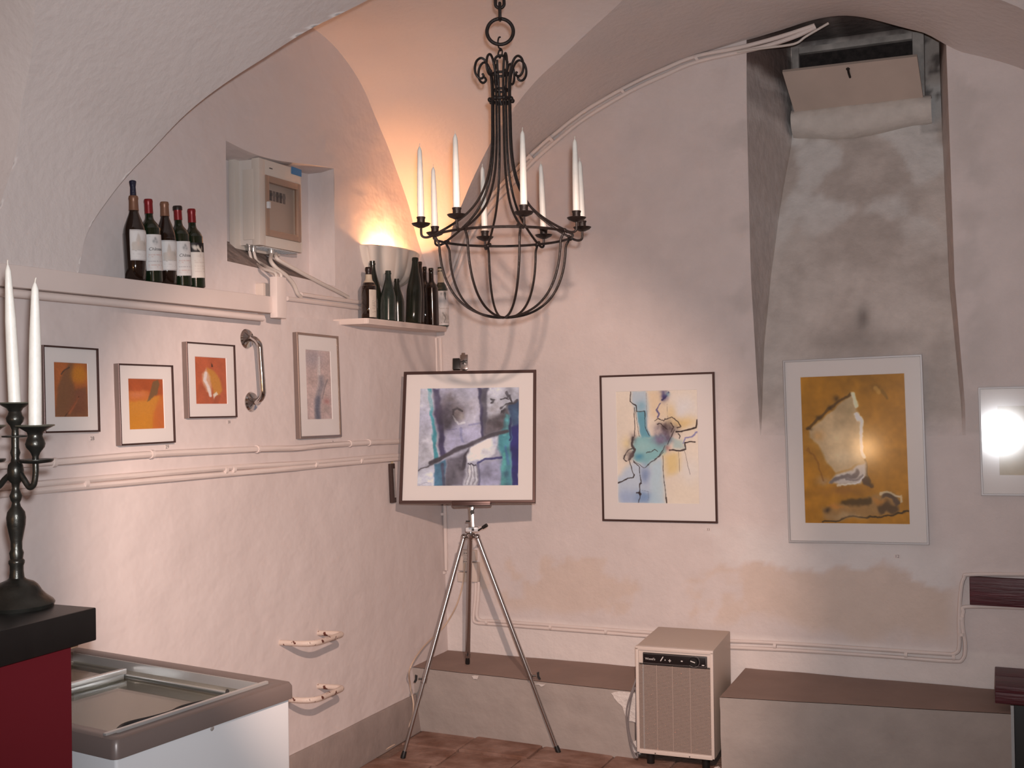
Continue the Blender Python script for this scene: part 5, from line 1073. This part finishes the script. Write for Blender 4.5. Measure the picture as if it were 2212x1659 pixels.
def bottle(base, top, R, kind, gm, label, group, cap=None, capz=(.83, 1.004), lab=None, face=-.55, necklab=None, name='wine_bottle'):
    base, top = V3(base), V3(top); H = (top - base).length; mt = axis_mtx(base, top); mt = Matrix.Translation(base) @ V3((0, 0, 1)).rotation_difference((top - base).normalized()).to_matrix().to_4x4()
    r = root(name, mt, label, 'bottle', group); P = PROF[kind]
    def rad(z):
        pts = [(z_, r_) for r_, z_ in P[1:-3]]; return float(np.interp(z, [a for a, b in pts], [b for a, b in pts])) * R
    body = smooth_path([(a * R, b * H, 0) for a, b in P[2:10]], 3); pf = [(0, P[0][1] * H), (P[1][0] * R, 0)] + [(p.x, p.y) for p in body] + [(a * R, b * H) for a, b in P[10:]]
    g = G(); g.lathe([(max(a, 0), b) for a, b in pf], None, 24); g.build('glass_body', M[gm], parent=r, world=False, smooth=50)
    if cap:
        z0c, z1c = capz; g = G(); zz = np.linspace(z0c, min(z1c, .996), 8); g.lathe([(rad(z) + .0012, z * H) for z in zz] + ([(rad(.99) * .92, z1c * H), (0, z1c * H)] if z1c > .99 else []), None, 20, caps=False); g.build('foil_capsule', M[cap], parent=r, world=False, smooth=50)
    if necklab:
        g = G(); g.lathe([(rad(z) + .0013, z * H) for z in np.linspace(*necklab[:2], 5)], None, 20, caps=False); g.build('neck_label', M[necklab[2]], parent=r, world=False, smooth=50)
    if lab:
        z0l, z1l, half, painter = lab; nx, nz_ = 34, 40; c = painter(nx, nz_); vs, fs = [], []
        for j in range(nz_):
            z = z1l + (z0l - z1l) * j / (nz_ - 1)
            for i in range(nx): a = face - half + 2 * half * i / (nx - 1); rr = rad(z) + .0008; vs.append((rr * math.cos(a), rr * math.sin(a), z * H))
        for j in range(nz_ - 1):
            for i in range(nx - 1): k = j * nx + i; fs.append((k, k + nx, k + nx + 1, k + 1))
        me = bpy.data.meshes.new('paper_label'); me.from_pydata(vs, [], fs); me.materials.append(M['label']); o = bpy.data.objects.new('paper_label', me); COL.objects.link(o); o.parent = r; WM[o.name] = mt.copy()
        set_cols(o, c.reshape(-1, 3)); me.polygons.foreach_set('use_smooth', [True] * len(me.polygons))
        r_lab = rad((z0l + z1l) / 2)
        return r, o, H, r_lab, mt
    return r, None, H, R, mt
WB = (212, 204, 200)
def lab_castle(w, h):
    c = Cv(w, h, WB, 31, .02); c.line([(.03, .03), (.97, .03), (.97, .97), (.03, .97), (.03, .03)], .014, (150, 142, 142), .7, .2); c.poly([(.1, .66), (.12, .42), (.3, .4), (.36, .2), (.42, .12), (.48, .22), (.52, .36), (.7, .36), (.74, .28), (.8, .36), (.86, .4), (.88, .66)], (188, 172, 160), .8, .04); c.blob(.4, .45, .06, .08, (206, 180, 166), .8)
    c.blob(.72, .45, .08, .06, (160, 152, 142), .6, tex=.9); c.line([(.1, .67), (.9, .67)], .012, (170, 160, 154), .8, 2); c.line([(.15, .8), (.85, .8)], .008, (180, 170, 168), .6, 2); c.line([(.2, .88), (.8, .88)], .008, (184, 176, 172), .6, 2); return c.albedo((222, 214, 210))
def lab_crest(w, h):
    c = Cv(w, h, WB, 32, .02); c.blob(.5, .2, .10, .06, (120, 120, 122), .8, tex=.8); c.blob(.5, .12, .04, .03, (130, 124, 124), .8); c.blob(.38, .19, .04, .03, (150, 150, 150), .7); c.line([(.15, .08), (.3, .05)], .008, (190, 180, 172), .6)
    for y, cc_ in ((.56, (196, 150, 140)), (.62, (200, 160, 150)), (.74, (160, 150, 152)), (.84, (200, 156, 146)), (.9, (196, 168, 160))): c.line([(.12, y), (.88, y)], .007, cc_, .7, 2)
    return c.albedo((222, 214, 210))
def lab_cream(w, h):
    c = Cv(w, h, (214, 198, 182), 33, .02)
    c.poly([(0, 0), (1, 0), (1, .275), (0, .275)], (20, 12, 12), 1, .004, .1); c.blob(.34, .15, .15, .07, (206, 190, 172), 1, .3, 2); c.blob(.5, .13, .07, .06, (214, 200, 184), .95, 0, 2); c.line([(.5, .15), (.58, .2), (.64, .25)], .05, (204, 188, 168), .95, 1.5); c.line([(.66, .2), (.7, .12), (.72, .2)], .018, (190, 168, 146), .8, 2); c.line([(.44, .17), (.5, .21)], .012, (60, 44, 40), .7)
    for y in (.4, .5, .56, .66, .74, .82): c.line([(.3, y), (.85, y)], .008, (190, 166, 152), .6, 2)
    c.blob(.6, .36, .04, .03, (170, 150, 136), .6, tex=.9); return c.albedo((222, 210, 198))
GR = 'labelled bottles on the trunking ledge'
FA = -.62
def wb(px, bt, tp, H=None, **kw): return LU(px, bt, 0.0), LU(tp[0], tp[1], 0.0)
def wine(pb, pt, *a, **k):
    b_, t_ = LU(*pb, 0.0), LU(*pt, 0.0); b_.x = .004; t_.x = .004; b_.z = 2.1315; return bottle(b_, t_, *a, **k)
r1_ = wine((291.5, 601), (286, 424), .0392, 'broad', 'glass_brown', 'leftmost ledge bottle, bronze neck with a blue candle stub in it', GR, 'cap_bronze', lab=(.235, .595, .92, lab_castle), face=FA + .28)
candle(r1_[4] @ V3((0, 0, r1_[2] - .004)), r1_[4] @ V3((0, -.001, r1_[2] + .056)), .0105, .0105, 'dark blue candle stub in the neck of the leftmost ledge bottle', None, 'candle_stub', 'bluewax', True)
g_ = bpy.data.objects['candle_stub'];
r2_ = wine((328.5, 606), (318, 431), .0362, 'bordeaux', 'glass_green', 'second ledge bottle from the left, red foil cap and crest label', GR, 'cap_red', lab=(.145, .575, 1.0, lab_crest), face=FA + .25)
r3_ = wine((360.3, 611), (353, 437), .0372, 'broad', 'glass_brown', 'third ledge bottle, bronze foil cap and castle label', GR, 'cap_bronze', lab=(.17, .53, .95, lab_castle), face=FA + .2)
r4_ = wine((392.3, 615), (381.2, 446), .0362, 'bordeaux', 'glass_green', 'fourth ledge bottle, dark tipped red foil cap and crest label', GR, 'cap_red', lab=(.135, .56, 1.0, lab_crest), face=FA + .3)
r5_ = wine((421, 620), (411.5, 452), .0362, 'bordeaux', 'glass_green', 'rightmost ledge bottle, red foil and cream label under a white flourish', GR, 'cap_red', lab=(.13, .57, 1.05, lab_cream), face=FA + .2)
g = G(); g.lathe([(.0168, r4_[2] * .952), (.0172, r4_[2] * .99), (.015, r4_[2] * 1.006), (0, r4_[2] * 1.006)], None, 18); g.build('foil_tip', M['cap_dark'], parent=bpy.data.objects[r4_[0].name], world=False)
for rr_, zf_, f_ in ((r2_, .40, FA + .25), (r4_, .385, FA + .3)):
    mt = rr_[4] @ Matrix.Translation((0, 0, rr_[2] * zf_)) @ Matrix.Rotation(f_, 4, 'Z') @ Matrix(((0, 0, 1, 0), (1, 0, 0, 0), (0, 1, 0, 0), (0, 0, 0, 1)))
    text('Château', .011, mt, M['ink'], rr_[1], 'lettering', shear=.25, wrap=rr_[3] + .0006, ext=.0002)

# corner shelf, fluted lamp and the dusty bottles
a, b = onp(793, 687, (.088, 0, 0), (1, 0, 0)), onp(967, 706, (.088, 0, 0), (1, 0, 0)); SZ = 2.080
g = G(); g.prism([V3((-.10, a.y, SZ - .026)), V3((.075, a.y, SZ - .026)), V3((.088, a.y + .012, SZ - .026)), V3((.088, b.y - .012, SZ - .026)), V3((.078, b.y, SZ - .026)), V3((-.10, b.y, SZ - .026))], (0, 0, .026))
es_ = [e for e in g.bm.edges]; bmesh.ops.bevel(g.bm, geom=es_, offset=.003, segments=2, affect='EDGES')
tag(g.build('bottle_shelf', M['shelf']), 'narrow cream wooden shelf in the room corner under the fluted wall lamp', 'shelf')
def lab_small(w, h):
    c = Cv(w, h, (186, 164, 144), 41, .05)
    for y in (.42, .5, .56, .62, .68, .8): c.line([(.35, y), (.8, y)], .012, (132, 112, 96), .8, 2)
    return c.albedo((222, 200, 186))
def lab_sketch(w, h):
    c = Cv(w, h, (184, 166, 158), 42, .08); c.blob(.5, .1, .08, .08, (60, 60, 60), .85, tex=.6); c.line([(.5, .1), (.54, .24)], .03, (50, 50, 50), .8); c.blob(.28, .1, .06, .05, (90, 80, 74), .7); c.line([(.1, .5), (.9, .52)], .01, (150, 130, 120), .7, 2); c.blob(.5, .75, .3, .14, (130, 112, 100), .7, tex=1); c.line([(.3, .62), (.5, .78), (.4, .9)], .03, (96, 84, 78), .6, 4); c.line([(.2, .92), (.8, .92)], .012, (120, 104, 96), .7, 3); return c.albedo((214, 190, 178))
G2 = 'dusty bottles on the corner shelf'
for (bx_, by_, x, tpx, tpy, R_, kd, gm_, lb_, kw) in (
    (797.5, 685, .045, 796, 574, .0355, 'squat', 'glass_brown', 'leftmost corner shelf bottle, cream neck band and cream label', dict(necklab=(.70, .86, 'cap_cream'), cap='cap_dark', capz=(.87, 1.004), lab=(.03, .56, .62, lab_small), face=-.38)),
    (811, 684, -.03, 804, 553, .036, 'burgundy', 'glass_dusty', 'tall plain dark bottle behind the left labelled one on corner shelf', {}),
    (838.5, 690, .045, 838.5, 582, .0375, 'burgundy', 'glass_teal', 'medium teal green bottle left of middle on the corner shelf', {}),
    (859.5, 694, .045, 857, 601, .034, 'burgundy', 'glass_dusty', 'shortest dusty green bottle in the middle of corner shelf', {}),
    (893, 698, .045, 897, 556, .040, 'hock', 'glass_dusty', 'tall slender hock bottle right of the lamp on corner shelf', {}),
    (905, 699, .02, 907, 563, .028, 'hock', 'glass_brown', 'tall dark bottle behind the slender hock bottle on the shelf', {}),
    (919, 702, -.03, 917, 572.5, .030, 'bordeaux', 'glass_brown', 'brown bottle third from the right on the corner shelf', {}),
    (935, 704, .045, 931, 579.5, .034, 'bordeaux', 'glass_brown', 'dark plain bottle second from the right on corner shelf', {}),
    (956.5, 707, .045, 951, 578, .0345, 'squat', 'glass_teal', 'rightmost corner shelf bottle with a large drawn paper label', dict(lab=(.03, .60, 1.25, lab_sketch), face=-.55, necklab=(.74, .97, 'cap_cream')))):
    b_, t_ = LU(bx_, by_, x), LU(tpx, tpy, x); t_.z += (SZ + .0008) - b_.z + .002; b_.z = SZ + .0008; bottle(b_, t_, R_, kd, gm_, lb_, G2, **kw)

y0, A_, B_ = -.43, .26, .12; zrim = 2.463
sc = root('wall_lamp', (-.1, y0, 2.28), 'white fluted plaster uplighter on the wall above the corner bottle shelf', 'lamp')
prof = [(1.0, 0), (1.02, -.006), (1.0, -.014), (.97, -.04), (.90, -.085), (.77, -.13), (.58, -.165), (.36, -.188), (.16, -.20), (.02, -.204)]
g = G(); rows = []
for (s_, dz) in prof:
    row = []
    for k in range(97):
        t_ = math.pi * k / 96; fl2 = 1 + (.085 * abs(math.sin(t_ * 6.5)) - .06) * (1 if dz < -.01 else .4); row.append(V3((-.1 + B_ * s_ * fl2 * math.sin(t_), y0 + A_ * s_ * fl2 * math.cos(t_), zrim + dz)))
    rows.append(row)
inner = []
for (s_, dz) in [(.94, 0), (.92, -.04), (.82, -.09), (.6, -.14), (.3, -.175), (.02, -.185)]:
    inner.append([V3((-.1 + B_ * s_ * math.sin(math.pi * k / 96), y0 + A_ * s_ * math.cos(math.pi * k / 96), zrim + dz)) for k in range(97)])
g.grid(list(reversed(rows)) + inner); g.build('shade', M['shade'], parent=sc, smooth=70)
g = G(); g.tube([(-.1, y0, 2.36), (-.06, y0, 2.36), (-.03, y0 + .02, 2.375)], .009, 10); g.build('bulb_holder', M['socket'], parent=sc)

# ------------------------------------------------------------------ chrome grab bar and step irons
w1, w2 = LW(531, 732), LW(541, 868); gb = root('grab_bar', (w1 + w2) / 2, 'short vertical chrome grab bar on the left wall between framed pictures', 'grab bar')
for w_ in (w1, w2):
    g = G(); g.lathe([(.040, .0), (.041, .005), (.036, .013), (.022, .017), (.013, .020), (.013, .026)], axis_mtx(w_, w_ + NL), 28); g.build('rosette', M['chrome'], parent=gb)
p_ = .066; g = G(); e1, e2 = w1 + NL * p_, w2 + NL * p_; dd_ = (e2 - e1).normalized()
def arcpts(c_, a_, b_, r_, n=7): return [c_ + a_ * (-r_ * (1 - math.sin(t_))) + b_ * (r_ * (1 - math.cos(t_))) for t_ in []]
R_ = .042; path = [w1 + NL * .008, e1 - NL * R_]
for k in range(1, 8): t_ = math.pi / 2 * k / 8; path.append(e1 - NL * R_ + dd_ * R_ + NL * R_ * math.sin(t_) - dd_ * R_ * math.cos(t_))
path += [e1 + dd_ * R_, e2 - dd_ * R_]
for k in range(1, 8): t_ = math.pi / 2 * k / 8; path.append(e2 - dd_ * R_ - NL * R_ + NL * R_ * math.cos(t_) + dd_ * R_ * math.sin(t_))
path += [e2 - NL * R_, w2 + NL * .008]
g.tube(path, .0125, 16); g.build('bar', M['chrome'], parent=gb)
def rung(wa, wb_, pa, pb, label):
    A, B_ = wa + NL * pa, wb_ + NL * pb; d = (B_ - A).normalized(); r = .05
    def fil(P, a_, b_, r_, n=8):
        out = []
        for k in range(n + 1): u_ = k / n; out.append((P - a_ * r_) * (1 - u_) ** 2 + P * 2 * u_ * (1 - u_) + (P + b_ * r_) * u_ ** 2)
        return out
    pts = [wa - NL * .02, wa + NL * .03] + fil(A, NL, d, .085) + fil(B_, d, -NL, .032) + [wb_ + NL * .03, wb_ - NL * .02]
    g = G(); g.tube(pts, .0118, 12); tag(g.build('step_iron', M['rust_cream'], smooth=60), label, 'step iron', 'step irons on the left wall')
wa, wb2 = LW(606, 1388), LW(688, 1367); rung(wa, wb2, .165, .128, 'upper rust spotted cream step iron bent from the left wall')
wc, wd2 = LW(611, 1512), LW(687, 1482); rung(V3((wd2.x, wd2.y - (wb2.y - wa.y), wd2.z + (wa.z - wb2.z))), wd2, .165, .132, 'lower rust spotted cream step iron beside the white freezer')

# ------------------------------------------------------------------ red wooden bench at the right edge
a, b = BW(2094, 1246, .03), BW(2094, 1306, .03); sx_ = ATZ(2149, 1443, .48); sf = ATZ(2143, 1480, .48)
rb = root('wooden_bench', (2.95, -.2, 0), 'dark red wooden bench with backboard, cut off at the right edge', 'bench')
g = G(); g.box2((a.x, -.03, b.z), (3.35, -.002 + yback(.8), a.z), .004); g.build('backboard', M['bench_red'], parent=rb)
s0, s1 = sf.y, -.03; m_ = (s0 + s1) / 2
for ya_, yb_ in ((s0, m_ - .004), (m_ + .004, s1)):
    g = G(); g.box2((sx_.x, ya_, .452), (3.35, yb_, .48), .005); g.build('seat_board', M['bench_red'], parent=rb)
g = G(); g.box2((sx_.x, s0 + .004, .405), (3.35, s0 + .03, .452), .004); g.build('front_rail', M['bench_red'], parent=rb)
lp = onp(2175, 1520, (0, -.12, 0), (0, 1, 0))
for x_ in (2.80, 3.30):
    g = G(); g.box2((x_, -.16, 0), (x_ + .04, -.08, .452), .003); g.build('leg', M['bench_leg'], parent=rb)
